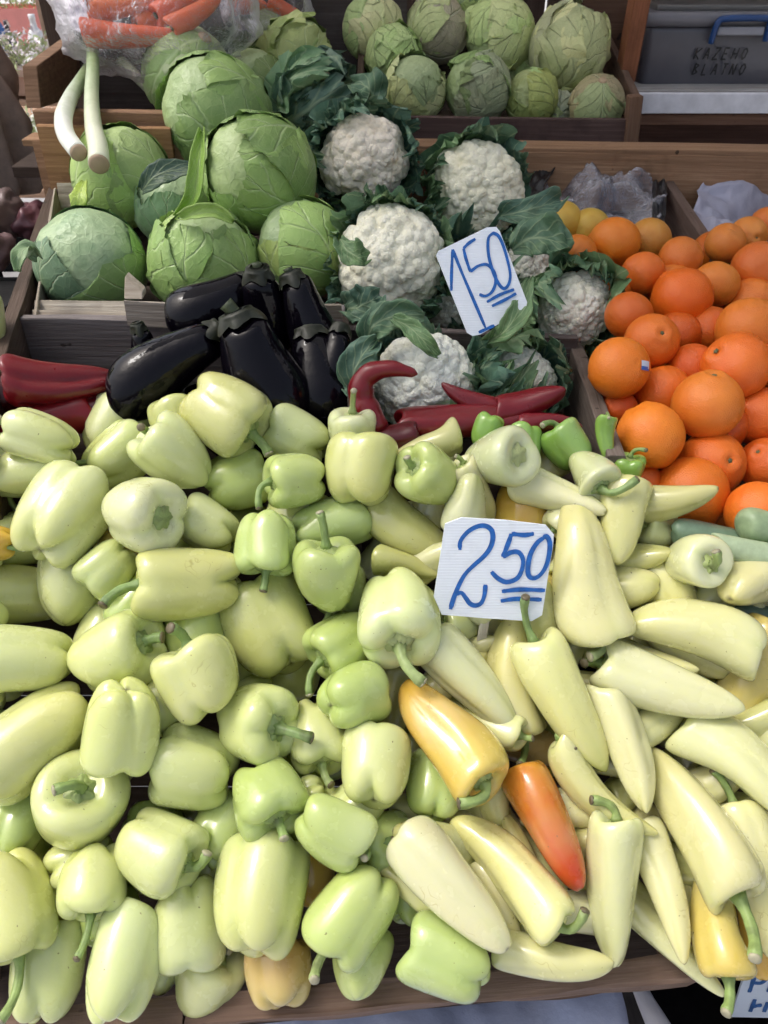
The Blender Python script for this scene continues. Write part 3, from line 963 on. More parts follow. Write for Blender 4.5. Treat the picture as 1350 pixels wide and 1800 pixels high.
def ribbon(pts, w, nrm, lift, n=None):
    """flat marker stroke: world points on a card, width, card normal"""
    pts = [Vector(p) for p in pts]
    n = n or max(6, len(pts) * 5)
    P = [Vector(p) for p in catmull([list(p) for p in pts], n)] if len(pts) > 2 else [pts[0].lerp(pts[-1], i / (n - 1)) for i in range(n)]
    V, F = [], []
    for i, p in enumerate(P):
        t = (P[min(i + 1, n - 1)] - P[max(i - 1, 0)]).normalized()
        sd = nrm.cross(t).normalized()
        q = i / (n - 1)
        ww = w * (.82 + .22 * abs(math.sin(q * 5 + n))) * (1 if .02 < q < .98 else .7)
        zz = nrm * (lift + 2.5e-6 * i)
        V += [tuple(p + sd * ww / 2 + zz), tuple(p - sd * ww / 2 + zz)]
    for i in range(n - 1):
        F.append((2 * i, 2 * i + 1, 2 * i + 3, 2 * i + 2))
    return V, F

# ================================================================== THE SETTING
Z0 = CAM.z
g_me = mesh('ground', [(-60, -20, 0), (60, -20, 0), (60, 90, 0), (-60, 90, 0)], [(0, 1, 2, 3)], False)
tag(link('ground', g_me, M['ground'], None, None, (.66, .65, .63)), kind='structure')

ZUP = Vector((0, 0, 1))
stall = empty('market_stall', (0.2, 1.2, 0.0))
tag(stall, 'weathered brown wooden stall whose boards and bins hold all the produce', 'market stall')
# front planks under the pepper heap
board('front_plank', at(326, 1779, .772), at(1228, 1697, .802), (0, -.25, 1), .055, .024, (.25, .17, .13), stall, wear=.006, seg=120)
board('front_plank', at(-160, 1822, .770), at(319, 1776, .768), (0, -.25, 1), .055, .024, (.21, .14, .105), stall, wear=.006, seg=80)
board('front_plank', at(1175, 1684, .835), at(1500, 1606, .90), (0, -.25, 1), .020, .022, (.25, .15, .105), stall, wear=.003, seg=30)
# floor of the front trays, planks that follow the slope of the heap
for k in range(6):
    y0 = 1700 - k * 160; y1 = y0 - 157
    A0, B0 = at(-110, (y0 + y1) / 2, pile_depth(675, (y0 + y1) / 2) + .185), at(1470, (y0 + y1) / 2, pile_depth(675, (y0 + y1) / 2) + .185)
    hgt = (at(675, y0, pile_depth(675, y0) + .185) - at(675, y1, pile_depth(675, y1) + .185)).length
    board('tray_plank', A0, B0, Vector((0, 1, PK)), hgt, .018, 'dark', stall, hang=False)
board('tray_plank', at(-110, 1724, pile_depth(0, 1712) + .180), at(1420, 1580, pile_depth(1350, 1580) + .175), Vector((0, 1, PK)), .15, .016, 'dark', stall, hang=False)
for px_ in (-118, 1478):
    board('tray_end', at(px_, 1800 if px_ < 0 else 1640, pile_depth(675, 1800 if px_ < 0 else 1640) + .03), at(px_, 770 if px_ < 0 else 960, pile_depth(675, 770 if px_ < 0 else 960) + .03), ZUP, .19, .018, (.22, .14, .10), stall, wear=.003)
# long left wall of the bins
board('side_wall', at(97, 320, 1.50), at(-62, 800, .86), ZUP, .22, .02, (.12, .085, .065), stall, wear=.002)
# grey board in front of the cabbages, dark one in front of the cauliflowers
gy = 1.05
pa, pb, pc, pd = atY(38, 556, gy), atY(604, 560, gy), atY(612, 574, gy), atY(1015, 590, gy)
board('bin_front', pa, pb, ZUP, .19, .015, (.22, .195, .19), stall, wear=.002, seg=30)
board('bin_front', pc, pd, ZUP, .17, .015, (.15, .125, .12), stall, wear=.002, seg=24)
board('bin_divider', atY(607, 552, gy), at(626, 800, .90), ZUP, .18, .010, (.10, .08, .065), stall)
board('bin_divider', at(1085, 800, .89), at(990, 545, 1.26), ZUP, .16, .020, (.20, .165, .14), stall, wear=.002)
board('bin_divider', at(1350, 575, 1.08), at(1168, 306, 1.50), ZUP, .15, .018, (.20, .14, .115), stall)
board('bin_end', Vector((.70, .58, Z0 - .58)), Vector((.74, 1.50, Z0 - .36)), ZUP, .16, .018, (.22, .15, .11), stall, wear=.002)
# middle shelf floor, planks running along the stall
for k in range(4):
    yy = 1.10 + k * .15
    zz = Z0 - .60 + (yy - 1.05) * .25
    board('shelf_plank', Vector((-(.47 + (yy - .80) * .21), yy, zz)), Vector((.80, yy, zz)), Vector((0, 1, .25)), .145, .018, 'dark', stall, hang=False)
for k in range(3):
    yy = .80 + k * .105
    zz = Z0 - .70
    board('bin_floor', Vector((-(.46 + (yy - .80) * .21), yy, zz + k * .004)), Vector((.30, yy, zz + k * .004)), Vector((0, 1, .04)), .10, .015, 'dark', stall, hang=False)
for k in range(5):
    yy = .66 + k * .155
    zz = Z0 - .71 + (yy - .6) * .24
    board('bin_floor', Vector((.24, yy, zz)), Vector((.72, yy, zz)), Vector((0, 1, .24)), .15, .015, 'dark', stall, hang=False)
# long back board
by = 1.56
board('back_board', atY(60, 246, by), atY(1520, 276, by), ZUP, .22, .022, (.46, .275, .16), stall, wear=.0015, seg=50)
board('back_board_cap', atY(60, 238, by + .05), atY(1520, 262, by + .05), Vector((0, 1, 0)), .06, .012, (.40, .24, .14), stall)
# upper left bin: side plate, rail, plywood front, dark back
sp = [at(92, 190, 1.58), at(80, 116, 1.56), at(170, 26, 1.95), at(190, 150, 1.98)]
xs = -.70
sp = [Vector((xs, p.y, p.z)) for p in sp]
prism('side_plate', sp, (-.030, 0, 0), M['wood'], (.30, .18, .11), stall)
board('bin_rail', atY(62, 192, 1.585), atY(330, 196, 1.585), ZUP, .035, .03, (.34, .20, .12), stall)
board('bin_rail_front', atY(66, 219, 1.545), atY(300, 224, 1.545), ZUP, .12, .016, (.46, .26, .13), stall)
board('bin_back', Vector((-.69, 2.02, Z0 + .06)), Vector((.05, 2.02, Z0 + .06)), ZUP, .55, .02, (.085, .07, .068), stall)
board('bin_bottom', Vector((-.72, 1.80, Z0 - .405)), Vector((.10, 1.80, Z0 - .405)), Vector((0, 1, 0)), .42, .02, 'dark', stall, hang=False)
# right: post, white-edged shelf and what is under it
board('shelf_post', atY(1098, 140, 1.93), atY(1098, 140, 1.93) + Vector((.02, 0, 1.15)), (0, -1, 0), .05, .034, (.33, .13, .065), stall, hang=False)
sA, sB = atY(1108, 163, 1.88), atY(1108, 163, 1.88) + Vector((1.1, 0, 0))
board('shelf_edge', sA, sB, ZUP, .040, .012, (.80, .79, .84), stall, wear=.0004).data.materials[0] = M['plain']
board('shelf_board', sA + Vector((0, .185, -.006)), sB + Vector((0, .185, -.006)), Vector((0, 1, 0)), .35, .018, (.5, .5, .5), stall, hang=False)
board('shelf_batten', sA + Vector((0, .02, -.044)), sB + Vector((0, .02, -.044)), ZUP, .022, .02, (.22, .12, .08), stall)
board('under_board', sA + Vector((-.02, .12, -.06)), sB + Vector((0, .12, -.06)), ZUP, .20, .015, (.09, .045, .035), stall)
board('wall_plank', Vector((.42, 2.12, Z0 + .30)), Vector((.64, 2.12, Z0 + .30)), ZUP, .62, .02, (.16, .09, .06), stall)
for k in range(16):
    x = -.86 + k * .24
    board('wall_plank', Vector((x, 2.62, .02)), Vector((x, 2.62, 2.50)), Vector((1, 0, 0)), .232, .018, (.075, .05, .04) if k % 2 else (.09, .06, .045), stall, hang=False)
for k in range(12):
    z = .12 + k * .2
    board('wall_plank', Vector((2.72, .55, z)), Vector((2.72, 2.6, z)), ZUP, .193, .018, (.08, .055, .04), stall, hang=False)
# unseen roof sheets, translucent to brighten the rear, and the posts that carry them
for k in range(5):
    y = .95 + k * .36
    board('roof_sheet', Vector((-.98, y + .19, 2.42 + (y - .5) * .06)), Vector((2.85, y + .19, 2.42 + (y - .5) * .06)), Vector((0, 1, .06)), .355, .006, (.7, .7, .7), stall, hang=False).data.materials[0] = M['tarp']
board('corner_post', Vector((-.965, 1.80, 0.0)), Vector((-.905, 1.80, 2.49)), Vector((0, 1, 0)), .05, .05, (.055, .055, .06), stall, hang=False)
for x in (-.7, .35, 1.5):
    board('trestle_leg', Vector((x, .52, 0)), Vector((x, .52, .60)), Vector((0, 1, 0)), .07, .045, 'brown', stall, hang=False)
    board('trestle_leg', Vector((x, 1.45, 0)), Vector((x, 1.45, .90)), Vector((0, 1, 0)), .07, .045, 'brown', stall, hang=False)

# ================================================================== BELL PEPPERS of the left heap
GB = 'bell peppers of the front left heap'
B = lambda *a, **k: pepper(*a, cat='bell pepper', group=GB, **k)
T = True
BELLS = [
 # kind x y theta tilt L W layer col stem label opts
 ('bell', 395, 727, -38, 24, 158, 142, 0, 'y', (470, 797), 'large pale yellow bell pepper on top, in front of the eggplants, stem pointing down right', {}),
 ('bell', 250, 902, -14, 48, 135, 138, -.7, 'w', None, 'whitish bell pepper with bare green calyx facing right, upper left of heap', {}),
 ('heart', 310, 803, 138, 4, 158, 118, 0, 'p', (250, 752), 'pale heart-shaped bell pepper with curled stem at its upper left, below the topmost yellow one', {}),
 ('bell', 112, 905, 58, -22, 195, 152, 0, 'p', None, 'big deeply lobed pale bell pepper near the left edge, above the rounded pointed one', {'lobes': 4, 'lobe_mid': .17, 'lobe_end': .3}),
 ('bell', 332, 1025, 183, 2, 208, 134, 0, 'y', (188, 1062), 'long pale bell pepper lying level with its stem to the left', {'lobes': 3, 'lobe_mid': .10, 'lobe_end': .34, 'end_dip': .18}),
 ('heart', 575, 1015, 94, 24, 146, 122, 0, 'g', (562, 903), 'upright light green bell pepper with straight stem pointing up, centre of heap', {'lobe_mid': .05}),
 ('bell', 700, 1083, -86, 40, 172, 156, 0, 'w', (742, 1196), 'large whitish bell pepper with thick stem curving down, left of the 2.50 card', {'stem_r': .0075, 'lobes': 4}),
 ('bell', 476, 1102, 118, -14, 192, 165, 0, 'y', None, 'very large yellow green bell pepper without visible stem, right of the long level one', {'lobes': 3, 'lobe_mid': .12}),
 ('bell', 352, 1192, 112, 2, 150, 150, -.6, 'p', (300, 1106), 'pale three-lobed bell pepper with thin stem leaning up left, below the long level one', {'lobes': 3, 'lobe_mid': .15}),
 ('bell', 205, 1150, 24, 36, 165, 146, 0, 'p', 's', 'pale bell pepper with broad flat calyx facing up right, left of the heap centre', {}),
 ('heart', 125, 1033, 84, -14, 150, 130, 0, 'w', None, 'pale bell pepper with blunt tip hanging down, near the left edge', {}),
 ('bell', 58, 1300, 222, -4, 250, 152, 0, 'y', None, 'longest bell pepper, ridged and yellow green, running off the left edge', {'lobes': 3, 'lobe_mid': .13, 'lobe_end': .3, 'end_dip': .16}),
 ('bell', 45, 1160, 180, -4, 175, 124, 0, 'p', None, 'pale bell pepper with lobed end right, cut by left edge above the longest', {'lobe_mid': .12}),
 ('bell', 215, 1275, -92, -26, 172, 144, -1, 'p', None, 'pale four-lobed bell pepper showing its lobed blossom end upward, left part of heap', {'lobes': 4, 'lobe_mid': .13}),
 ('bell', 450, 1270, -14, 46, 150, 142, 0, 'p', (546, 1297), 'pale round bell pepper whose thin stem points straight right, heap centre', {'lobe_mid': .05}),
 ('bell', 140, 1410, 92, 68, 155, 164, 0, 'p', (100, 1390, .02), 'pale bell pepper facing the viewer with its calyx centred, lower left', {'lobe_mid': .04, 'lobe_end': .08}),
 ('bell', 622, 1226, 18, -34, 128, 116, 0, 'g', None, 'smooth lime green bell pepper in the gap below the big whitish one', {'lobes': 3}),
 ('bell', 340, 1352, 168, -8, 160, 152, -.4, 'p', None, 'plump heart-like bell pepper with two lobes to the right, lower left of centre', {'lobes': 3, 'lobe_mid': .16, 'lobe_end': .34}),
 ('bell', 660, 1347, 88, -24, 152, 130, 0, 'p', None, 'barrel-shaped pale green bell pepper with fine streaks, left of the golden long pepper', {'lobe_mid': .06}),
 ('bell', 470, 1400, -62, 34, 138, 134, 0, 'g', 's', 'light green squat bell pepper with sunken calyx facing down right, below centre', {}),
 ('bell', 588, 1456, -28, -4, 150, 118, -.4, 'g', (640, 1505), 'boxy green bell pepper with a small brown scar, stem to the lower right', {'lobes': 3, 'lobe_mid': .18, 'lobe_end': .3}),
 ('bell', 280, 1495, -28, 24, 160, 138, 0, 'p', (360, 1502), 'yellow green bell pepper with ragged dried stem at its right, lower left', {}),
 ('bell', 460, 1572, 86, -14, 216, 166, 0, 'y', None, 'huge yellow green bell pepper with a dark spotted skin, bottom centre of heap', {'lobes': 4, 'lobe_mid': .12, 'lobe_end': .22}),
 ('bell', 165, 1548, -88, 14, 132, 120, 0, 'p', (148, 1672), 'small pale bell pepper with stem hanging straight down, lower left', {'lobe_mid': .04}),
 ('bell', 620, 1602, 232, -4, 186, 142, 0, 'g', (556, 1712), 'green tapered bell pepper with flat stem at lower left, bottom of heap', {}),
 ('bell', 330, 1622, 276, -10, 172, 134, 0, 'p', None, 'smooth oval pale bell pepper with dark blossom scar, bottom left of the huge one', {'lobe_mid': .04}),
 ('bell', 18, 1588, -68, 6, 205, 142, 0, 'y', (24, 1772), 'yellow green bell pepper cut by left edge, long stem hanging down', {}),
 ('bell', 86, 1705, 92, -6, 178, 132, 0, 'w', None, 'pale oval bell pepper resting on the front plank at the lower left', {'lobe_mid': .04}),
 ('bell', 220, 1690, 82, -10, 208, 138, 0, 'p', None, 'tall pale bell pepper with lobed lower end overlapping the front plank', {'lobes': 3, 'lobe_mid': .12, 'lobe_end': .32, 'end_dip': .16}),
 ('bell', 366, 1716, 72, 38, 120, 132, 0, 'w', (402, 1672), 'squat whitish bell pepper with upturned calyx on the front plank', {}),
 ('bell', 786, 1684, 158, -4, 168, 136, 0, 'g', None, 'lime green bell pepper lying alone in the front corner beside the long peppers', {'lobes': 3}),
 ('bell', 755, 838, 148, 46, 128, 104, 0, 'g', 's', 'small bright green bell pepper with calyx facing up left, below the red chillies', {'lobe_mid': .05}),
 ('bell', 636, 826, 82, -14, 140, 132, 0, 'y', None, 'bulging yellow green bell pepper without stem, right of the two small green ones', {'lobes': 3, 'lobe_mid': .14}),
 ('bell', 618, 762, 88, 20, 95, 88, 0, 'w', (622, 690, .03), 'small whitish bell pepper with long stem sticking straight up below the eggplants', {}),
 ('bell', 525, 768, 150, -4, 125, 100, 0, 'p', None, 'pale bell pepper right beside the topmost yellow one, in front of the eggplants', {}),
 ('bell', 520, 842, 186, 22, 118, 102, 0, 'g', (456, 892), 'small green bell pepper with drooping stem on its left side, upper heap', {}),
 ('bell', 415, 845, 22, -8, 128, 112, 0, 'g', None, 'smooth green bell pepper below the topmost yellow one', {'lobe_mid': .05}),
 ('bell', 470, 955, -92, 14, 125, 116, 0, 'g', 's', 'green bell pepper with two deep lobes and its calyx at the bottom', {'lobes': 3, 'lobe_mid': .17}),
 ('bell', 582, 922, 16, -8, 158, 96, 0, 'g', (655, 893), 'lying green cylindrical bell pepper behind the upright light green one', {'lobe_mid': .05}),
 ('bell', 210, 800, 40, -10, 130, 108, 0, 'p', None, 'pale ridged bell pepper in the upper left, below another pale one', {'lobe_mid': .15}),
 ('bell', 203, 752, 60, -15, 120, 120, 1, 'p', None, 'pale bell pepper at the top of the heap, right of the red peppers', {'lobe_mid': .14}),
 ('bell', 72, 770, 158, -20, 140, 92, 0, 'p', (2, 735), 'pale bell pepper with three bulging lobes under the red peppers at left', {'lobes': 4, 'lobe_mid': .17, 'lobe_end': .3}),
 ('bell', 55, 828, 12, 14, 150, 90, 0, 'p', (165, 812), 'pale bell pepper lying level at left edge with stem to the right', {'lobe_mid': .06}),
 ('bell', 30, 1045, 180, 0, 165, 108, 1, 'y', None, 'yellowish bell pepper cut by the left edge, above the lobed pale one', {}),
 ('bell', 366, 925, 150, -10, 120, 92, 1, 'p', None, 'pale green bell pepper half hidden right of the whitish upper one', {}),
 ('bell', 312, 745, 100, 0, 110, 95, 1, 'y', None, 'bell pepper half hidden behind the topmost yellow one at its left', {}),
 ('bell', 602, 1132, 218, 26, 130, 118, 1, 'g', (546, 1218), 'green bell pepper tucked behind the big whitish one, stem pointing down left', {}),
 ('bell', 560, 1290, -82, 24, 140, 110, 1, 'p', (582, 1376), 'pale bell pepper tucked below the lime green one with its stem down', {'lobe_mid': .05}),
 ('bell', 345, 1118, 90, -20, 120, 115, 1, 'g', None, 'green bell pepper peeking out under the long level one', {}),
 ('bell', 765, 1385, 82, -28, 132, 110, 1, 'g', None, 'green bell pepper with star-shaped blossom end, left of the golden stem', {'lobes': 3}),
 ('bell', 490, 1712, 98, -6, 118, 122, 1, 'a', None, 'peach orange bell pepper at the bottom of the heap by the front plank', {}),
 ('heart', 634, 1692, 82, -10, 130, 110, .6, 'g', None, 'pointed green bell pepper at the bottom, under the tapered one', {}),
 ('bell', 678, 1478, 200, 30, 125, 105, 1, 'g', (690, 1478, .02), 'shaded green bell pepper with curled stem left of the big long white pepper', {}),
 ('bell', 30, 1445, 70, -20, 140, 110, 1, 'g', None, 'smooth green bell pepper under the longest one at the left edge', {}),
 ('bell', 390, 1455, 60, -20, 130, 110, 1, 'g', None, 'shaded green bell pepper between the heart-like one and the ragged-stem one', {}),
 ('bell', 548, 1540, 90, 0, 110, 90, 2, 'o', None, 'orange bell pepper deep in the gap right of the huge one', {}),
 ('bell', 108, 1560, 80, 0, 150, 90, 2, 'Y', None, 'yellow bell pepper deep in the gap at lower left', {}),
 ('bell', -12, 955, 175, 0, 80, 70, 0, 'o', (34, 966), 'orange yellow bell pepper just showing at the left edge', {}),
 ('bell', 215, 985, 90, 0, 120, 100, 2, 'Y', None, 'yellow bell pepper deep behind the pointed pale one', {}),
 ('bell', 520, 905, 60, -10, 130, 110, 1, 'y', None, 'yellowish bell pepper half hidden behind the lying green cylinder', {}),
 ('bell', 285, 1685, 70, 0, 120, 90, 2, 'p', None, 'pale bell pepper in the dark gap between the tall one and the oval one', {}),
 ('bell', 715, 1560, 80, 0, 130, 110, 1, 'g', None, 'shaded green bell pepper under the big long white pepper', {}),
]
BELLS.sort(key=lambda e: e[7])
for e in BELLS:
    B(*e[:11], opts=e[11])

# ================================================================== LONG PEPPERS of the right heap
GL = 'long peppers of the front right heap'
LONGS = [
 ('long', 1028, 1003, -76, 6, 262, 132, 0, 'c', (1037, 1152), 'large cream long pepper standing tip up right of the 2.50 card', {'bend': .04}),
 ('long', 783, 1287, -54, 24, 252, 130, 0, 'f', (806, 1408), 'golden orange long pepper with thick stem, tip up left, below the 2.50 card', {'tip': 1}),
 ('long', 966, 1452, 114, -6, 226, 110, 0, 'O', None, 'orange long pepper turning red at its tip, lower right', {'bend': .04}),
 ('long', 826, 1198, 132, -4, 226, 104, -.4, 'k', None, 'pale long pepper lying diagonally just left below the card stick', {}),
 ('long', 998, 1238, 116, 6, 262, 112, 0, 'c', (930, 1056, .03), 'cream long pepper whose stem reaches up over the 2.50 card', {'bend': .04}),
 ('long', 1172, 1208, 160, 2, 256, 114, 0, 'k', (1030, 1166), 'whitish long pepper with stem to the left, right of the card-touching one', {'bend': .03}),
 ('long', 1215, 1108, -14, -10, 240, 118, 0, 'c', None, 'big curved yellowish long pepper lying level at the right, narrow end left', {'bend': .12, 'bend_dir': 1.57}),
 ('long', 1222, 1438, -66, 10, 288, 132, 0, 'c', (1306, 1662, .03), 'large cream long pepper with very long stem hanging down right', {'bend': .06}),
 ('long', 794, 1562, 134, -4, 268, 122, -.7, 'k', None, 'big whitish long pepper lying diagonally at the bottom, tip lower right', {'bend': -.03}),
 ('long', 892, 1526, -44, 8, 262, 112, 0, 'c', (1027, 1602), 'cream long pepper with short stem to the right, left of the orange red one', {}),
 ('long', 1078, 1562, 82, 16, 258, 106, 0, 'k', (1046, 1410), 'cream long pepper with hooked stem on top, right of the orange red one', {'bend': .05}),
 ('long', 1296, 1342, 138, -4, 225, 118, 0, 'k', None, 'whitish long pepper at the right edge above the long-stemmed one', {}),
 ('long', 1330, 1545, 96, 8, 262, 112, 0, 'c', (1268, 1358), 'cream long pepper cut by the right edge, hooked stem at its upper left', {}),
 ('long', 1260, 1622, -88, 8, 175, 112, 0, 'Y', (1266, 1768), 'bright yellow long pepper hanging stem down over the front plank', {}),
 ('slim', 1168, 1645, 132, 0, 250, 82, 1, 'k', None, 'slender whitish long pepper whose tip reaches over the front plank', {'bend': .03}),
 ('slim', 1168, 1562, 100, -4, 240, 92, 0, 'c', None, 'cream long pepper standing left of the long-stemmed one, tip down', {'bend': .05}),
 ('long', 968, 1682, 172, -4, 220, 86, 0, 'c', None, 'yellowish long pepper lying level along the front plank', {'bend': .06}),
 ('slim', 1052, 1392, 132, 4, 232, 84, 0, 'c', (1008, 1318), 'crescent-shaped cream long pepper above the hooked-stem one', {'bend': .16, 'bend_dir': 1.57}),
 ('long', 1102, 1312, 104, -4, 225, 92, 0, 'k', None, 'whitish long pepper with pointed tip down, between the crescent and the right heap', {}),
 ('long', 858, 1382, 108, -4, 180, 80, 1, 'c', None, 'small yellowish long pepper with tip down, right of the golden orange one', {}),
 ('long', 902, 1182, -84, -4, 220, 104, 1, 'c', (912, 1336, .03), 'yellowish long pepper hanging stem down behind the card stick', {}),
 ('long', 1160, 1280, -14, 20, 130, 84, 1, 'k', (1230, 1298), 'pale long pepper showing its stem end to the right, right centre', {}),
 ('long', 1312, 1205, 62, -4, 250, 118, 1, 'Y', None, 'yellow blushed long pepper at the right edge below the curved one', {}),
 ('long', 940, 1312, 160, 0, 130, 84, 1, 't', None, 'tan orange long pepper peeking out above the orange red one', {}),
 ('slim', 905, 1475, 128, -4, 250, 82, 1, 'c', None, 'slim long pepper lying behind the orange red one', {}),
 ('slim', 1120, 1158, 162, -4, 210, 88, 1, 'c', None, 'yellowish slim long pepper under the whitish one with stem to the left', {}),
 ('long', 868, 806, 8, 56, 165, 112, 0, 'w', None, 'cream long pepper seen end on, ring-like calyx facing the viewer below the red chillies', {'lobe_mid': .03}),
 ('slim', 985, 872, 160, -8, 172, 88, 0, 'k', None, 'curved cream long pepper right of the ring-like one, tip to the right', {'bend': .10, 'bend_dir': 0}),
 ('long', 1092, 915, 78, -18, 165, 100, 0, 'c', None, 'yellowish blunt long pepper below the oranges, left of the glossy one', {}),
 ('long', 1036, 832, -50, 46, 110, 96, 0, 'w', (1115, 842), 'cream long pepper with green calyx facing down, beside the small green peppers', {}),
 ('bell', 918, 905, -92, -6, 125, 108, 0, 'f', None, 'yellow pepper blushing orange behind the top of the 2.50 card', {'lobe_mid': .1}),
 ('long', 820, 882, -98, -4, 115, 86, 0, 'w', None, 'small whitish long pepper touching the top left of the 2.50 card', {}),
 ('long', 722, 938, 142, -6, 195, 108, 0, 'v', None, 'olive yellow long pepper running down to the left of the 2.50 card', {}),
 ('slim', 1192, 878, 192, -6, 140, 78, 0, 'v', None, 'glossy olive long pepper whose tip lies against the lowest orange', {}),
 ('long', 1162, 928, 168, 36, 95, 82, 0, 'w', 's', 'cream long pepper with green calyx facing left, under the glossy olive one', {}),
 ('long', 1212, 988, -4, 52, 130, 100, 0, 'w', (1258, 970), 'cream long pepper with thin black stem, calyx facing the viewer, below the zucchini', {'lobe_mid': .1}),
 ('long', 1312, 1018, 58, -46, 140, 112, 0, 'c', None, 'rounded cream long pepper with one black dot at the right edge', {}),
 ('long', 1100, 1032, 185, -10, 120, 98, 1, 'c', None, 'blunt yellowish pepper right of the large one standing tip up', {}),
 ('long', 1178, 1045, 120, -20, 120, 100, 1, 'c', None, 'yellowish pepper behind the big curved one', {}),
 ('long', 1310, 1098, 120, -8, 150, 100, 1, 'k', None, 'pale long pepper behind the right end of the big curved one', {}),
 ('long', 1132, 965, -62, 4, 130, 84, 1, 'k', (1160, 1005), 'whitish long pepper with stem down between the blunt ones below the oranges', {}),
 ('long', 812, 1098, 182, 36, 90, 84, 1, 'w', 's', 'whitish pepper with green calyx just under the 2.50 card', {}),
 ('slim', 750, 785, 22, -8, 130, 78, 1, 'v', None, 'pale olive pepper just below the dark red chilli stem end', {}),
 ('slim', 715, 995, 165, -4, 120, 66, 1, 'v', None, 'olive yellow pepper wedged above the big whitish bell pepper', {}),
 ('bell', 1000, 782, 122, 4, 92, 86, 0, 'G', (955, 748), 'small crumpled bright green pepper below the red chilli tips', {'lobe_mid': .2, 'lump': .1}),
 ('bell', 918, 782, 90, -10, 80, 70, 1, 'G', None, 'small green pepper peeking out right of the ring-like one', {}),
 ('slim', 1066, 776, 92, 0, 90, 42, 0, 'G', (1070, 735), 'thin green pepper standing upright against the orange bin wall', {}),
 ('bell', 1102, 830, 80, 20, 70, 60, 0, 'G', (1133, 792), 'small dark green pepper with hooked stem in front of the oranges', {}),
 ('bell', 855, 758, 70, 0, 70, 55, 1, 'G', None, 'small green pepper tip under the long dark red chilli', {}),
 ('long', 958, 818, 30, 0, 90, 66, 1, 'c', None, 'small cream pepper between the ring-like one and the calyx-down one', {}),
 ('slim', 916, 1640, 80, -4, 130, 60, 1, 'k', None, 'small pale tip pointing down between the two big diagonal peppers', {}),
 ('long', 690, 1245, 85, 0, 160, 84, 2, 'v', None, 'shaded olive pepper deep left of the golden orange one', {}),
 ('long', 1215, 1340, 70, 0, 170, 90, 2, 'c', None, 'yellowish pepper deep in the gap above the long-stemmed one', {}),
 ('long', 1340, 1640, 80, 0, 150, 90, 2, 'o', None, 'orange pepper deep at the right edge by the plank', {}),
 ('long', 955, 1075, 90, 0, 150, 90, 2, 'Y', None, 'golden pepper in shade behind the right side of the 2.50 card', {}),
]
LONGS.sort(key=lambda e: e[7])
for e in LONGS:
    o = dict(e[11]); o.pop('tip', None)
    nm = 'bell_pepper' if e[0] == 'bell' else 'long_pepper'
    pepper(*e[:11], cat='bell pepper' if e[0] == 'bell' else 'long pepper', group=GL, opts=o, name=nm)

# peppers deeper in the heap that show in the gaps
def visible_cells(entries, extra):
    """coarse depth picture of the ball chains; how many cells of each extra show"""
    S = 9
    W, H = 1350 // S + 1, 1800 // S + 1
    zb = np.full((H, W), 9.0); idb = np.full((H, W), -1)
    yy, xx = np.mgrid[0:H, 0:W]
    camv = np.array(CAM); f_, u_, r_ = np.array(FWD), np.array(UPV), np.array(RGT)
    for k, (C, Rr) in enumerate(entries + extra):
        for c, rad in zip(C, Rr):
            rel = c - camv; d = rel @ f_
            cx, cy, rp = (675 + FPX * (rel @ r_) / d) / S, (900 - FPX * (rel @ u_) / d) / S, FPX * rad / d / S
            x0, x1, y0, y1 = int(max(0, cx - rp)), int(min(W, cx + rp + 2)), int(max(0, cy - rp)), int(min(H, cy + rp + 2))
            if x1 <= x0 or y1 <= y0: continue
            q = 1 - ((xx[y0:y1, x0:x1] - cx) ** 2 + (yy[y0:y1, x0:x1] - cy) ** 2) / rp ** 2
            dep = np.where(q > 0, d - rad * np.sqrt(np.clip(q, 0, 1)), 9.0)
            m = dep < zb[y0:y1, x0:x1]
            zb[y0:y1, x0:x1][m] = dep[m]; idb[y0:y1, x0:x1][m] = k
    return [int((idb == len(entries) + i).sum()) for i in range(len(extra))]

fr = random.Random(21)
fill = []
base_n = len(PL)
for row in range(24):
    for colm in range(21):
        x = -20 + colm * 70 + fr.uniform(-30, 30); y = 760 + row * 44 + fr.uniform(-20, 20)
        if y < 800 or (x > 620 and y < 850) or y > 1680 - (x / 1350) * 100 or (x > 1090 and y < 930) or (x > 1230 and y < 1060): continue
        bell = x + fr.uniform(-60, 60) < 715
        th = fr.uniform(0, 360); ti = fr.uniform(-35, 30)
        if bell: Lp, Wp = fr.uniform(100, 140), fr.uniform(90, 118)
        else: Lp, Wp = fr.uniform(140, 200), fr.uniform(66, 92)
        d0 = pile_depth(x, y) + .018
        d, bad = settle(x, y, th, ti, Lp, Wp, d0, 'bell' if bell else 'long', tol=.017, maxslide=.12)
        if bad or d - pile_depth(x, y) > .15: PL.pop(); continue
        fill.append((bell, x, y, th, ti, Lp, Wp, d))
LM = [(872, 1000, '2.50 card'), (783, 1287, 'golden orange pepper'), (962, 1446, 'orange red pepper'), (460, 1572, 'huge bottom bell pepper'), (332, 1025, 'long level bell pepper'),
      (700, 1083, 'big whitish bell pepper'), (490, 1712, 'peach orange bell pepper'), (395, 727, 'topmost yellow bell pepper'), (868, 806, 'ring-like cream pepper'), (1212, 868, 'lowest orange'),
      (1310, 960, 'zucchini'), (1260, 1622, 'bright yellow hanging pepper'), (1222, 1438, 'long-stemmed cream pepper'), (1215, 1108, 'big curved yellowish pepper'), (140, 1410, 'bell pepper facing the viewer'),
      (58, 1300, 'longest left-edge bell pepper'), (575, 1015, 'upright light green bell pepper'), (86, 1705, 'oval bell pepper on the plank'), (250, 902, 'whitish calyx-right bell pepper'), (1078, 1562, 'hooked-stem cream pepper'),
      (794, 1562, 'big diagonal whitish pepper'), (476, 1102, 'very large yellow green bell pepper')]
used_l = set()
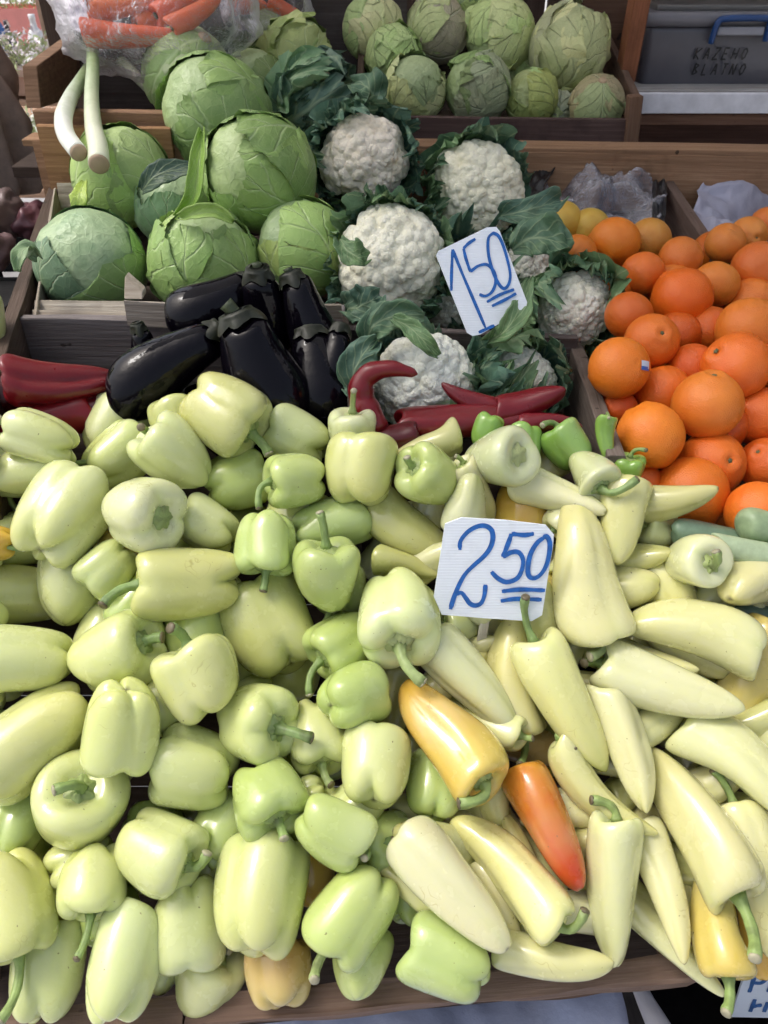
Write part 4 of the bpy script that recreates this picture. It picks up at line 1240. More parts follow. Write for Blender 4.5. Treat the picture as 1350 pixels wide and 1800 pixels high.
def where_label(head, x, y):
    c = sorted(LM, key=lambda q: (q[0] - x) ** 2 + (q[1] - y) ** 2)
    dirs = ['right of', 'upper right of', 'above', 'upper left of', 'left of', 'lower left of', 'below', 'lower right of']
    for a in range(3):
        dx, dy = x - c[a][0], c[a][1] - y
        w = dirs[int(round(math.degrees(math.atan2(dy, dx)) / 45)) % 8]
        for b2 in [None] + [k for k in range(1, 6) if k != a]:
            lb = head + ' ' + w + ' the ' + c[a][2] + ('' if b2 is None else ', towards ' + c[b2][2])
            if lb not in used_l and len(lb.split()) <= 16:
                used_l.add(lb); return lb
    return head
cells = visible_cells(PL[:base_n], PL[base_n:])
keep = PL[:base_n]
for (bell, x, y, th, ti, Lp, Wp, d), n, pl in zip(fill, cells, PL[base_n:]):
    if n < 5: continue
    keep.append(pl)
    if bell:
        pepper('bell', x, y, th, ti, Lp, Wp, 0, fr.choice('pppyg'), fr.choice([None, 's']), where_label('half buried bell pepper', x, y), cat='bell pepper', group='bell peppers buried in the left heap', opts={'nofit': True}, d0=d)
    else:
        pepper('long', x, y, th, ti, Lp, Wp, 0, fr.choice('cckckv'), fr.choice([None, 's']), where_label('half buried long pepper', x, y), cat='long pepper', group='long peppers buried in the right heap', opts={'nofit': True}, d0=d)
    PL.pop()
PL[:] = keep

# ================================================================== RED PEPPERS
GR = 'red peppers behind the pale heap'
def red(kind, x, y, th, ti, L, W, d, col, stem, label, **o):
    o['nofit'] = True
    return pepper(kind, x, y, th, ti, L, W, 0, col, stem, label, cat='red pepper', group=GR, opts=o, d0=d, name='red_pepper', mat=M['redpepper'])
red('long', 112, 676, 178, 4, 200, 98, .985, 'r', None, 'dark red pepper with crumpled broad end, on top at the left bin', lump=.20, lobes=4, lobe_mid=.30, seed=77, bend=.08, bend_dir=1.57)
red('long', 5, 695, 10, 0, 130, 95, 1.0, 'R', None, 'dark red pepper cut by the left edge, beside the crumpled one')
red('long', 72, 745, 20, 0, 190, 80, .975, 'r', None, 'wrinkled dark red pepper below the crumpled one at left', lump=.12, lobe_mid=.16)
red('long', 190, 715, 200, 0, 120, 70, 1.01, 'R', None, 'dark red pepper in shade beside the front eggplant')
red('long', 832, 742, 182, 4, 275, 72, .975, 'r', (705, 752, 0.0), 'long dark red pepper lying level before the lower cauliflower', bend=.04, bend_dir=0.0)
red('slim', 828, 704, -28, -4, 125, 52, .985, 'r', None, 'slim red pepper with its tip sticking up left above the long level one')
red('long', 932, 706, 196, 4, 128, 62, .97, 'r', None, 'thick red pepper bent over beside the small green cauliflower', bend=.10, bend_dir=0.0)
red('slim', 968, 744, 178, 0, 112, 46, .955, 'r', None, 'short red pepper at the right end of the red row by the orange bin wall')
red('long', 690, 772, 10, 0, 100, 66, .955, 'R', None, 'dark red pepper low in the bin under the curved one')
# the sickle-shaped one, modelled along its curve
pts = [at(x, y, d) for x, y, d in ((660, 765, .955), (650, 735, .955), (637, 705, .955), (636, 676, .95), (652, 656, .945), (684, 648, .94), (712, 652, .94), (734, 658, .94))]
P = [Vector(p) for p in catmull([list(p) for p in pts], 40)]
c0 = at(660, 700, .95)
rad = [.019 * (1 - .78 * (i / 39) ** 1.6) * (1 + .04 * math.sin(i * .9)) for i in range(40)]
rad[0] *= .5; rad[1] *= .85; rad[-1] *= .25; rad[-2] *= .7
v, f = tube([p - c0 for p in P], rad, 20)
root = empty('red_pepper', c0 - Vector((0, 0, .03)))
tag(root, 'thin red pepper curved like a sickle around the lower cauliflower', 'red pepper', GR)
b_ = link('skin', mesh('skin', v, f, attr={'axis': [0.0] * len(v), 'crease': [0.0] * len(v)}), M['redpepper'], root, Matrix.Translation(c0), (.15, .006, .01))
b_['tipcol'] = [.14, .006, .01]
V_, F_ = calyx_mesh(.012, 5)
link('calyx', mesh('calyx', V_, F_), M['stem'], root, Matrix.Translation(P[0]), (.10, .14, .05))

# ================================================================== EGGPLANTS
eggplant(290, 648, 34, 8, 228, 104, .99, 'glossy black eggplant lying diagonally in front, calyx at its upper right', (0.3, .3), 3)
eggplant(458, 652, 112, 12, 200, 132, .99, 'fat black eggplant beside the front diagonal one, calyx at its top left', (-.5, .3), 4)
eggplant(372, 540, 26, 4, 165, 96, 1.06, 'black eggplant lying level under the cabbages with its calyx right', (.4, .2), 5)
eggplant(468, 548, 100, 30, 150, 88, 1.06, 'short black eggplant with brownish calyx in the middle of the rear eggplants', (0, .4), 6)
eggplant(548, 572, 112, 8, 175, 86, 1.05, 'black eggplant leaning right with calyx beneath the right cabbage', (-.2, .4), 7)
eggplant(258, 622, 105, 20, 90, 52, 1.03, 'small black eggplant with upright green cap by the grey board', (-.2, .5), 8)
eggplant(560, 670, 100, -4, 170, 110, 1.03, 'black eggplant lying in the shade at the right side of the bin', None, 9)
eggplant(588, 640, 80, -4, 120, 64, 1.02, 'small black eggplant tip next to the bin divider', None, 10)
eggplant(400, 745, 150, -4, 190, 110, 1.06, 'black eggplant deep under the front ones, behind the topmost yellow pepper', None, 11)
eggplant(545, 765, 20, 0, 170, 100, 1.05, 'black eggplant at the bottom of the bin behind the pale peppers', None, 12)

# ================================================================== CABBAGES
GC = 'green cabbages stacked at the left'
lg, mg, bg_ = (.40, .54, .17), (.30, .44, .15), (.23, .37, .20)
cabbage(160, 464, 196, 1.24, (-80, -30), 5, bg_, 'blue green cabbage at the left end of the front row above the grey board', 101, GC, leaf_cols=[bg_, mg, (.17, .28, .16)], flare=0.0, wave=.012)
cabbage(360, 464, 196, 1.24, (-85, -25), 7, mg, 'green cabbage in the middle of the front row, behind the rear eggplants', 102, GC, leaf_cols=[mg, lg], wave=.04, flare=.08)
cabbage(532, 440, 172, 1.26, (-60, -10), 6, (.24, .38, .15), 'light green cabbage at the right of the front row, beside the biggest cauliflower', 103, GC, leaf_cols=[(.26, .40, .17), lg])
cabbage(456, 306, 202, 1.27, (-20, -45), 6, lg, 'large bright green cabbage on top in the middle of the stack', 104, GC, leaf_cols=[lg, (.34, .46, .16), (.27, .40, .12)], wave=.04, flare=.08)
cabbage(214, 312, 172, 1.40, (-90, -20), 6, lg, 'light green cabbage at left under the leek roots', 105, GC, leaf_cols=[lg, (.33, .44, .16)])
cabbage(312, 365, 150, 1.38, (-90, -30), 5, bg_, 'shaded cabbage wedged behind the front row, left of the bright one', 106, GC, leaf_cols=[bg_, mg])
cabbage(380, 202, 198, 1.46, (-30, -20), 7, mg, 'green cabbage with torn right side above the bright one', 107, GC, leaf_cols=[mg, (.24, .36, .13)], wave=.045)
cabbage(332, 135, 156, 1.58, (60, 30), 6, (.30, .40, .15), 'cabbage with pale ribs directly under the bag of carrots', 108, GC, leaf_cols=[(.32, .42, .16), (.50, .56, .30)], wave=.05)
cabbage(522, 100, 128, 1.66, (-140, -10), 7, (.30, .37, .11), 'small yellowish green ruffled cabbage at the back of the stack', 109, GC, leaf_cols=[(.32, .40, .12), (.40, .45, .17)], wave=.07, flare=.1)
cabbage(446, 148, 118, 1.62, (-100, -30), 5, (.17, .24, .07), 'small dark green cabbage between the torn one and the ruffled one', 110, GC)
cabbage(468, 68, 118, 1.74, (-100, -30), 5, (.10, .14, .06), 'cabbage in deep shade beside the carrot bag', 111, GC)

def free_leaf(name, pts, halfw, color, label, parent=None, cat='leaf', nu=13, nv=26, cup=.25, seed=1, nvec=None, wave=.12, mat='caul_leaf'):
    """a loose leaf along world points"""
    P = [Vector(p) for p in catmull([list(p) for p in pts], nv)]
    c0 = sum(P, Vector()) / nv
    r = random.Random(seed); o = r.uniform(0, 99)
    V, UV = [], []
    for i, p in enumerate(P):
        q = i / (nv - 1)
        t = (P[min(i + 1, nv - 1)] - P[max(i - 1, 0)]).normalized()
        nn = Vector(nvec) if nvec else -ray(675, 900).normalized()
        s = t.cross(nn).normalized(); nn = s.cross(t)
        w = halfw * math.sin(math.pi * (.06 + .90 * q)) ** .7
        for k in range(nu):
            u = -1 + 2 * k / (nu - 1)
            wv = mnoise.noise(Vector((u * 2 + o, q * 5, 0))) * wave * (.2 + abs(u))
            V.append(tuple(p + s * (u * w * (1 + .2 * mnoise.noise(Vector((q * 8, u, o))))) + nn * (halfw * (cup * (u * u) + wv)) - c0))
            UV.append(((u + 1) / 2, q))
    me = mesh(name, V, grid_faces(nv, nu, False), uvs=UV)
    ob = link(name, me, M[mat], parent, Matrix.Translation(c0), color)
    sol = ob.modifiers.new('thickness', 'SOLIDIFY'); sol.thickness = .0016
    if parent is None: tag(ob, label, cat)
    return ob
free_leaf('cabbage_leaf', [at(356, 232, 1.17), at(350, 275, 1.145), at(345, 320, 1.14), at(336, 355, 1.145), at(312, 382, 1.16)], .011, (.26, .42, .07), 'narrow bright green loose leaf standing against the bright cabbage', seed=4, mat='cabbage', cup=.8)
free_leaf('cabbage_leaf', [at(318, 384, 1.15), at(345, 376, 1.135), at(380, 374, 1.13), at(410, 392, 1.135)], .010, (.30, .44, .11), 'pale curled loose leaf lying on the middle front cabbage', seed=5, mat='cabbage', cup=.9)
free_leaf('cabbage_leaf', [at(148, 318, 1.30), at(140, 340, 1.28), at(138, 360, 1.28), at(146, 378, 1.29)], .014, (.38, .50, .08), 'small yellow green loose leaf at the left of the leek cabbage', seed=6, mat='cabbage')
free_leaf('cabbage_leaf', [at(250, 335, 1.27), at(270, 312, 1.25), at(300, 300, 1.25), at(340, 296, 1.25)], .020, (.06, .11, .08), 'dark blue green loose leaf between the left cabbages', seed=7)
free_leaf('cabbage_leaf', [at(66, 452, 1.14), at(48, 436, 1.12), at(36, 450, 1.10), at(34, 478, 1.10)], .012, (.28, .40, .22), 'pale crumpled leaf hanging over the left bin wall', seed=8, wave=.5, cup=.6)

# ================================================================== CAULIFLOWERS
cauliflower(640, 282, 168, 1.36, -20, 70, 'cauliflower with pinkish white curd at the top, beside the bright cabbage', 201, [(150, 140, 34, 1.08, .10, 2), (200, 128, 30, 1.10, .2, 2), (-60, 112, 30, 1.05, .1, 0)], (.66, .58, .49))
cauliflower(838, 336, 164, 1.38, 30, 66, 'cauliflower at the back right, just above the 1.50 card', 202, [(120, 128, 40, 1.10, .25, 0), (180, 128, 36, 1.08, .2, 2), (-40, 128, 40, 1.12, .35, 2), (20, 112, 30, 1.06, .2, 1)], (.66, .62, .50))
cauliflower(684, 462, 200, 1.20, 180, 76, 'largest cauliflower, cream curd facing the viewer, left of the 1.50 card', 203, [(0, 108, 30, 1.05, .1, 1), (100, 112, 26, 1.02, .1, 1), (-100, 118, 30, 1.04, .15, 0), (210, 106, 24, 1.03, .1, 1)], (.66, .63, .53))
cauliflower(1008, 548, 150, 1.17, -60, 62, 'small headed cauliflower wrapped in leaves, right of the 1.50 card beside the oranges', 204, [(90, 138, 44, 1.10, .3, 1), (150, 144, 44, 1.12, .15, 2), (210, 140, 40, 1.12, .3, 1), (-20, 128, 44, 1.14, .3, 0), (-80, 140, 34, 1.10, .2, 1)], (.64, .64, .56), n_inner=11, lspan=(100, 132), curd_scale=.92)
cauliflower(742, 672, 196, 1.075, 100, 66, 'greyish white cauliflower behind the red chillies, encircled by the sickle-shaped one', 205, [(60, 104, 30, 1.04, .1, 2), (160, 108, 30, 1.06, .15, 2)], (.58, .59, .54))
cauliflower(915, 668, 140, 1.08, 60, 50, 'small cauliflower almost closed in green leaves above the thick red pepper', 206, [(0, 150, 50, 1.10, .2, 1), (120, 150, 50, 1.12, .2, 1), (240, 150, 50, 1.10, .15, 0), (60, 140, 44, 1.14, .3, 2)], (.55, .56, .5), n_inner=10, lspan=(120, 150), curd_scale=.9)
cauliflower(560, 178, 124, 1.52, 30, 30, 'leafy cauliflower seen from behind at the top, with blue green outer leaves', 207, [(0, 160, 50, 1.10, .2, 2), (90, 160, 50, 1.12, .25, 2), (180, 165, 50, 1.14, .2, 2), (270, 160, 46, 1.12, .3, 0), (45, 140, 40, 1.15, .35, 1)], (.62, .52, .42), n_inner=7, lspan=(110, 140), curd_scale=.9, leafcol=((.14, .24, .16), (.18, .30, .17), (.12, .21, .16)))
cauliflower(800, 520, 120, 1.27, 120, 60, 'cauliflower half hidden behind the 1.50 card', 208, [], (.55, .55, .48), n_inner=8)
cauliflower(925, 480, 110, 1.30, 60, 60, 'pale cauliflower in the shade behind the right edge of the 1.50 card', 209, [(90, 130, 40, 1.1, .3, 2), (20, 140, 44, 1.12, .35, 0), (150, 130, 40, 1.1, .3, 2)], (.55, .55, .50), n_inner=8)
GLL = [((640, 610, 1.02), (660, 570, 1.0), (700, 555, 1.0), (745, 560, 1.0), .020, 'dark green cauliflower leaf arching below the largest head'),
       ((690, 560, .985), (720, 575, .98), (745, 600, .975), (770, 625, .985), .012, 'folded green leaf lying between the two lower cauliflowers'),
       ((880, 380, 1.20), (925, 370, 1.18), (960, 360, 1.19), (985, 352, 1.2), .021, 'broad blue green leaf above the shaded cauliflower near the oranges'),
       ((900, 440, 1.16), (930, 420, 1.15), (965, 420, 1.14), (1000, 440, 1.14), .030, 'dark ragged leaf spreading towards the oranges from the small headed cauliflower'),
       ((860, 600, 1.03), (890, 580, 1.0), (915, 540, 1.0), (930, 490, 1.02), .014, 'pale ribbed leaf standing right of the 1.50 card'),
       ((625, 700, 1.0), (622, 660, 1.0), (640, 620, 1.0), (665, 600, 1.0), .022, 'blue green leaf at the bin divider under the largest cauliflower'),
       ((660, 190, 1.42), (655, 165, 1.40), (640, 150, 1.40), (620, 150, 1.42), .030, 'blue green leaf tip touching the cabbage crate'),
       ((598, 420, 1.10), (612, 440, 1.085), (630, 452, 1.08), (645, 455, 1.085), .018, 'small green leaf folded over the left side of the largest curd'),
       ((610, 545, 1.10), (630, 540, 1.07), (650, 530, 1.06), (668, 520, 1.065), .024, 'green leaf folded over the lower left of the largest curd')]
for k, (a, b2, c, d, w, lb) in enumerate(GLL):
    free_leaf('cauliflower_leaf', [at(*a), at(*b2), at(*c), at(*d)], w, [(.13, .23, .14), (.18, .30, .14), (.12, .22, .155)][k % 3], lb, seed=30 + k, wave=.8, cup=.45)

# ================================================================== ORANGES
ORS = [(1198, 525, 106, 'bright reddish orange on top in the middle of the left orange bin', None, (.82, 0.160, .012)),
 (1080, 427, 90, 'golden orange at the back beside the clear bag', None, (.80, 0.240, .02)),
 (1243, 712, 122, 'big orange resting on top in front, faint stem dimple upward', (80, 20), (.82, 0.240, .03)),
 (1292, 645, 122, 'large reddish orange with faint scar, behind the big front one', (140, 40), (.80, 0.176, .02)),
 (1315, 580, 112, 'orange with dark green stem button facing the viewer near the right edge', (-60, 40), (.82, 0.240, .03)),
 (1088, 647, 108, 'orange with a small blue sticker at the bin wall', None, (.82, 0.224, .02)),
 (1145, 600, 96, 'orange with one small brown pit, behind the stickered one', (40, 60), (.80, 0.192, .02)),
 (1143, 767, 118, 'golden orange low at the left, above the hooked green pepper', None, (.82, 0.232, .02)),
 (1212, 868, 134, 'lowest large orange behind the glossy olive pepper tip', (-70, 10), (.82, 0.208, .02)),
 (1250, 815, 116, 'flattened orange with a dark round pit facing the viewer', (10, 55), (.80, 0.184, .02)),
 (1165, 692, 100, 'orange right of the stickered one, lower row', None, (.80, 0.176, .015)),
 (1130, 482, 76, 'reddish orange below the golden one at the back', None, (.78, 0.176, .02)),
 (1196, 455, 76, 'dull orange at the back, left of the bin divider', None, (.74, 0.208, .03)),
 (1258, 500, 82, 'yellowish orange against the bin divider', None, (.74, 0.240, .03)),
 (1072, 516, 78, 'orange half hidden by the cauliflower leaves at the bin wall', None, (.78, 0.208, .02)),
 (1014, 448, 70, 'small orange behind the dark leaves at the left back', None, (.78, 0.224, .02)),
 (1335, 732, 104, 'orange with star-shaped stem button cut by the right edge', (170, 50), (.80, 0.168, .02)),
 (1345, 815, 92, 'wrinkled orange with green button at the right edge, above the zucchini', (120, 55), (.78, 0.160, .02)),
 (1332, 902, 112, 'orange right at the zucchini on the right edge', None, (.80, 0.192, .02)),
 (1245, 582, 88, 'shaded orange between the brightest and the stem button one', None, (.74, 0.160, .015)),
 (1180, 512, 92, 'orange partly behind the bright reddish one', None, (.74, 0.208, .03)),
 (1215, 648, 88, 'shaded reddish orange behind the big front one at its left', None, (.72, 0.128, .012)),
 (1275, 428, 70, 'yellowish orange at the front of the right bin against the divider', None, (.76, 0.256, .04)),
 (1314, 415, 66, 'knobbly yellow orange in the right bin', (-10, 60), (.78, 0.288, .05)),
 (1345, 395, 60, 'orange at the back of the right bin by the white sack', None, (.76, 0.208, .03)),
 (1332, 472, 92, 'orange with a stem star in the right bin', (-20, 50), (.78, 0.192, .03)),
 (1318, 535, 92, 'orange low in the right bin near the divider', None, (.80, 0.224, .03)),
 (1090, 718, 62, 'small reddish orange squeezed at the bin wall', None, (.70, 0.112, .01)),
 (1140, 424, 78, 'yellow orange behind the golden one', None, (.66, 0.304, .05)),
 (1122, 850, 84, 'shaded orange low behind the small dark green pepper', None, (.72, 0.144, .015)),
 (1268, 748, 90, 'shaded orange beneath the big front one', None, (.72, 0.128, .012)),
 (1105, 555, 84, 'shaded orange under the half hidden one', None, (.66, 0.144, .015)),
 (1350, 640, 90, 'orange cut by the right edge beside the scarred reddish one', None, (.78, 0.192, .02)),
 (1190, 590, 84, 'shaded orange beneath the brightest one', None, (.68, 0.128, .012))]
def od(y): return float(np.interp(y, [390, 430, 650, 900], [1.27, 1.21, .985, .885]))
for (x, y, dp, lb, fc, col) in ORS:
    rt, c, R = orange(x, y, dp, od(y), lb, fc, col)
    if 'blue sticker' in lb:
        rr, uu, nn = vframe(x, y)
        s = (rr * .80 + uu * .08 + nn * .58).normalized()
        a = rr - s * rr.dot(s); a.normalize(); b2 = s.cross(a)
        V = []; F = []
        for i in range(6):
            for j in range(6):
                q = s * R * 1.012 + a * ((i / 5 - .5) * .016) + b2 * ((j / 5 - .5) * .012)
                V.append(tuple(q.normalized() * R * 1.006))
        F = grid_faces(6, 6, False)
        st = link('sticker', mesh('sticker', V, F), M['gloss'], rt, Matrix.Translation(c), (.55, .65, .78))
        V2 = [tuple(Vector(v) * 1.003) for v in V]
        link('print', mesh('print', V2, [F[k] for k in (0, 1, 5, 6, 10, 11, 15, 16, 20)]), M['gloss'], st, Matrix.Translation(c), (.02, .12, .45))
fo = random.Random(5); kk = 0
ORL = ['shaded orange deep in the bin, upper gap', 'shaded orange deep in the bin, middle gap', 'shaded orange deep in the bin, lower gap', 'shaded orange deep near the right edge']
base_n = len(PL); cand = []
for row in range(9):
    for colm in range(6):
        x = 1060 + colm * 62 + fo.uniform(-20, 20); y = 430 + row * 58 + fo.uniform(-16, 16)
        if x < 1000 + (y - 430) * .22: continue
        dp = fo.uniform(86, 104) * .98 / od(y)
        d, bad = settle(x, y, 0, 0, dp, dp, od(y) + .05, 'ball', tol=.006, maxslide=.09)
        if bad: PL.pop(); continue
        cand.append((x, y, dp, d))
cells = visible_cells(PL[:base_n], PL[base_n:])
keep = PL[:base_n]
for (x, y, dp, d), n in zip(cand, cells):
    if n < 4: continue
    PL[:] = keep
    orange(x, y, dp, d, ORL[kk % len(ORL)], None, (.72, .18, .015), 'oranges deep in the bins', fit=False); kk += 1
    keep = list(PL)
PL[:] = keep
for k_, (x, y) in enumerate(((1425, 470), (1420, 560), (1430, 650), (1425, 740), (1400, 830), (1500, 520), (1505, 610), (1500, 700), (1490, 400), (1410, 395), (1580, 470), (1570, 570))):
    orange(x, y, 100 * .98 / od(y), od(y), 'orange past the right edge of the view, ' + ('second row, nearer side', 'third row, nearer side', 'fourth row, nearer side', 'fifth row, nearer side', 'frontmost of all', 'second row, middle', 'third row, middle', 'fourth row, middle', 'back row, middle', 'back row, nearer side', 'second row, far side', 'third row, far side')[k_], None, (.80, .20, .02), 'oranges beyond the right edge')
for (x, y, dp, lb) in ((987, 392, 74, 'yellow lemon left of the clear bag behind the leaves'), (1036, 404, 74, 'yellow lemon right behind the golden orange')):
    orange(x, y, dp, 1.33, lb, None, (.68, .46, .07), 'lemons behind the oranges', name='lemon', fit=False, cat='lemon')

# ================================================================== ZUCCHINI at the right edge
def zucchini(A, Bp, R, col, label, seed):
    A, Bp = Vector(A), Vector(Bp)
    c = (A + Bp) / 2; ax = (A - Bp); L = ax.length; ax.normalize()
    ref = ZUP - ax * ZUP.dot(ax); ref.normalize()
    Fm = Matrix((ref, ax.cross(ref), ax)).transposed().to_4x4()
    root = empty('zucchini', c - Vector((0, 0, R))); tag(root, label, 'zucchini', 'zucchini at the right edge')
    prof = [(0, .97), (.25, .975), (.42, .985), (.52, .975), (.62, .92), (.75, .8), (.88, .6), (.97, .4), (1, .25), (.95, .12), (.8, .045), (.5, .01), (.2, .0), (0, .0)]
    me, _ = fruit_mesh('skin', prof, L, R, seed, lobes=5, lobe_mid=.03, lobe_end=.04, end_dip=0, top_dip=0, lump=.02, bend=.04)
    link('skin', me, M['squash'], root, Matrix.Translation(c) @ Fm, col)
    v, f = tube([ax * L * .46, ax * L * .5, ax * (L * .5 + R * .7)], [R * .5, R * .36, R * .34], 12)
    link('stem', mesh('stem', v, f), M['stem'], root, Matrix.Translation(c), (.3, .4, .2))
zucchini(at(1480, 930, .90), at(1300, 925, .875), .022, (.30, .40, .22), 'pale green zucchini at the right edge, uppermost against the oranges', 1)
zucchini(at(1252, 958, .86), at(1500, 1010, .86), .020, (.42, .52, .32), 'light green zucchini below the uppermost one at the right edge', 2)
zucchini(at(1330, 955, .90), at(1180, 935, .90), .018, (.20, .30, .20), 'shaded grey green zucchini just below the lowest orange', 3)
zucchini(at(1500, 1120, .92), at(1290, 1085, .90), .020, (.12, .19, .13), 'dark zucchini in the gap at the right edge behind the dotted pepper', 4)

# ================================================================== PRICE CARDS
def card(name, corners, d_top, d_bot, label, strokes, wpx, thick=.003, col=(.74, .79, .86), stake=None, col_ink=(.012, .14, .52), names=None):
    """corners: pixel polygon; card plane through two depths (top and bottom of the polygon)"""
    ys = [c[1] for c in corners]; xs = [c[0] for c in corners]
    cx = sum(xs) / len(xs)
    T0, T1, B0 = at(min(xs), min(ys), d_top), at(max(xs), min(ys), d_top), at(cx, max(ys), d_bot)
    nrm = (T1 - T0).cross(B0 - T0).normalized()
    if nrm.dot(CAM - T0) < 0: nrm = -nrm
    def hit(x, y):
        r = ray(x, y); return CAM + r * ((T0 - CAM).dot(nrm) / r.dot(nrm))
    pts = [hit(*c) for c in corners]
    cen = sum(pts, Vector()) / len(pts)
    xa = (hit(cx + 50, sum(ys) / len(ys)) - hit(cx - 50, sum(ys) / len(ys))).normalized(); ya = nrm.cross(xa)
    fr_ = Matrix((xa, ya, nrm)).transposed().to_4x4(); fr_.translation = cen
    inv = fr_.inverted()
    loc = [inv @ p for p in pts]
    n = len(loc)
    V = [(p.x, p.y, 0) for p in loc] + [(p.x, p.y, -thick) for p in loc]
    F = [tuple(range(n)), tuple(range(2 * n - 1, n - 1, -1))] + [(i, n + i, n + (i + 1) % n, (i + 1) % n) for i in range(n)]
    root = empty(name, pts[ys.index(max(ys))])
    tag(root, label, 'price card', 'handwritten price cards')
    me = mesh('card', V, F, False)
    bm = bmesh.new(); bm.from_mesh(me); bmesh.ops.recalc_face_normals(bm, faces=bm.faces); bm.to_mesh(me); bm.free()
    cd = link('card', me, M['card'], root, fr_, col)
    k = 0
    for gi, grp in enumerate(strokes):
        V, F = [], []
        for st in grp:
            v, f = ribbon([hit(*q) for q in st], wpx * d_top / FPX, nrm, .0004 + k * .00012)
            F += [tuple(a + len(V) for a in q) for q in f]; V += v
            k += 1
        link(names[gi] if names else 'digit', mesh('digit', [tuple(Vector(v) - cen) for v in V], F, False), M['ink'], cd, Matrix.Translation(cen), col_ink)
    if stake:
        (x0, y0), (x1, y1), dd = stake
        a, b2 = hit(x0, y0) - nrm * (thick + .003), hit(x0, y0) + (hit(x1, y1) - hit(x0, y0)) - nrm * (thick + .003 + dd)
        board('stake', a, b2, nrm, .005, .010, (.85, .83, .78), root, hang=False, wear=.0003)
    return root
z6 = lambda L_: [(740 + x / 5.19, 880 + y / 5.19) for x, y in L_]
card('price_card', z6([(220, 215), (370, 158), (760, 180), (1140, 225), (1212, 310), (1205, 420), (1165, 650), (1105, 1045), (1010, 1100), (600, 1075), (190, 1040), (118, 880)]), .80, .835,
     'white price card reading 2.50 in blue marker on a stick among long peppers',
     [[z6([(355, 450), (360, 370), (420, 290), (500, 240), (580, 228), (640, 265), (655, 340), (630, 430), (570, 510), (480, 590), (410, 660), (360, 740), (320, 830), (290, 910), (268, 990)]),
       z6([(320, 850), (370, 840), (410, 890), (450, 940), (500, 955), (550, 930), (578, 860), (588, 765)])],
      [z6([(1030, 300), (940, 312), (825, 300)]), z6([(825, 300), (790, 400), (745, 512)]), z6([(745, 512), (820, 470), (890, 470), (930, 540), (915, 640), (870, 710), (780, 740), (700, 705), (640, 645)])],
      [z6([(1130, 330), (1060, 380), (1000, 480), (975, 590), (980, 680), (1030, 705), (1090, 670), (1140, 590), (1168, 480), (1172, 380), (1145, 325), (1110, 335)])],
      [z6([(735, 825), (900, 808), (1130, 815)])], [z6([(725, 912), (880, 892), (1100, 900)])]], 8.8,
     stake=((862, 1040), (848, 1185), .03), names=['digit', 'digit', 'digit', 'underline', 'underline'])
z4 = lambda L_: [(500 + x / 2.25, 300 + y / 2.25) for x, y in L_]
card('price_card', z4([(600, 335), (608, 318), (800, 224), (838, 222), (852, 240), (960, 520), (955, 545), (775, 648), (745, 654), (722, 640)]), .985, 1.005,
     'tilted white price card reading 1.50 in blue marker among the cauliflowers',
     [[z4([(660, 475), (661, 400), (665, 312)]), z4([(665, 312), (700, 400), (745, 505), (795, 622)]), z4([(768, 640), (830, 612)])],
      [z4([(755, 270), (728, 288), (708, 308)]), z4([(708, 308), (718, 350), (735, 400)]), z4([(735, 400), (765, 378), (800, 372), (828, 400), (835, 442), (820, 480), (795, 496), (770, 490)])],
      [z4([(828, 245), (806, 270), (808, 340), (832, 420), (862, 465), (885, 452), (892, 405), (872, 320), (848, 262), (822, 246)])],
      [z4([(800, 520), (850, 492), (908, 470)])], [z4([(820, 536), (870, 512), (916, 486)])]], 5.6, names=['digit', 'digit', 'digit', 'underline', 'underline'])
zb = lambda L_: [(1050 + x / 4.5, 1600 + y / 4.5) for x, y in L_]
card('price_card', zb([(1185, 450), (1215, 412), (1500, 395), (1800, 420), (1760, 860), (1060, 845)]), .925, .955,
     'white card with blue letters cut off at the bottom right corner, above white beans',
     [[zb([(1255, 470), (1230, 560), (1200, 648)]), zb([(1225, 500), (1280, 456), (1335, 468), (1338, 530), (1295, 572), (1238, 572)])],
      [zb([(1405, 470), (1375, 560), (1350, 645)])],
      [zb([(1245, 700), (1225, 755), (1205, 800)]), zb([(1222, 758), (1300, 745)]), zb([(1345, 720), (1325, 775), (1315, 800)])]], 8.5, col_ink=(.05, .16, .42), names=['letter', 'letter', 'letter'])

# ================================================================== UPPER CRATE with old cabbages
cy = 1.74
crate = empty('wooden_crate', atY(880, 262, cy)); tag(crate, 'brown wooden crate holding the pale old cabbages at the top', 'crate')
fa, fb = atY(640, 203, cy), atY(1108, 209, cy)
board('front_panel', fa, fb, ZUP, .066, .014, (.135, .085, .075), crate, seg=24)
board('corner_block', atY(1116, 168, cy - .005), atY(1106, 258, cy - .005), (1, 0, 0), .026, .03, (.24, .14, .09), crate, hang=False)
ea, eb = atY(1122, 172, cy + .03), atY(1122, 172, cy + .03) + Vector((0, .40, .09))
board('end_panel', ea, eb, ZUP, .11, .015, (.18, .115, .085), crate)
ea2 = Vector((fa.x - .01, ea.y, ea.z)); board('end_panel', ea2, ea2 + Vector((0, .40, .09)), ZUP, .11, .015, (.10, .065, .05), crate)
board('back_panel', Vector((fa.x, cy + .42, fa.z + .10)), Vector((fb.x, cy + .42, fb.z + .10)), ZUP, .12, .014, (.07, .05, .04), crate)
board('bottom_panel', Vector((fa.x, cy + .21, fa.z - .03)), Vector((fb.x, cy + .21, fb.z - .03)), Vector((0, 1, .2)), .40, .012, (.07, .05, .04), crate, hang=False)
GO = 'pale old cabbages in the upper crate'
pale, pg, br = (.70, .73, .36), (.54, .66, .26), (.48, .38, .22)
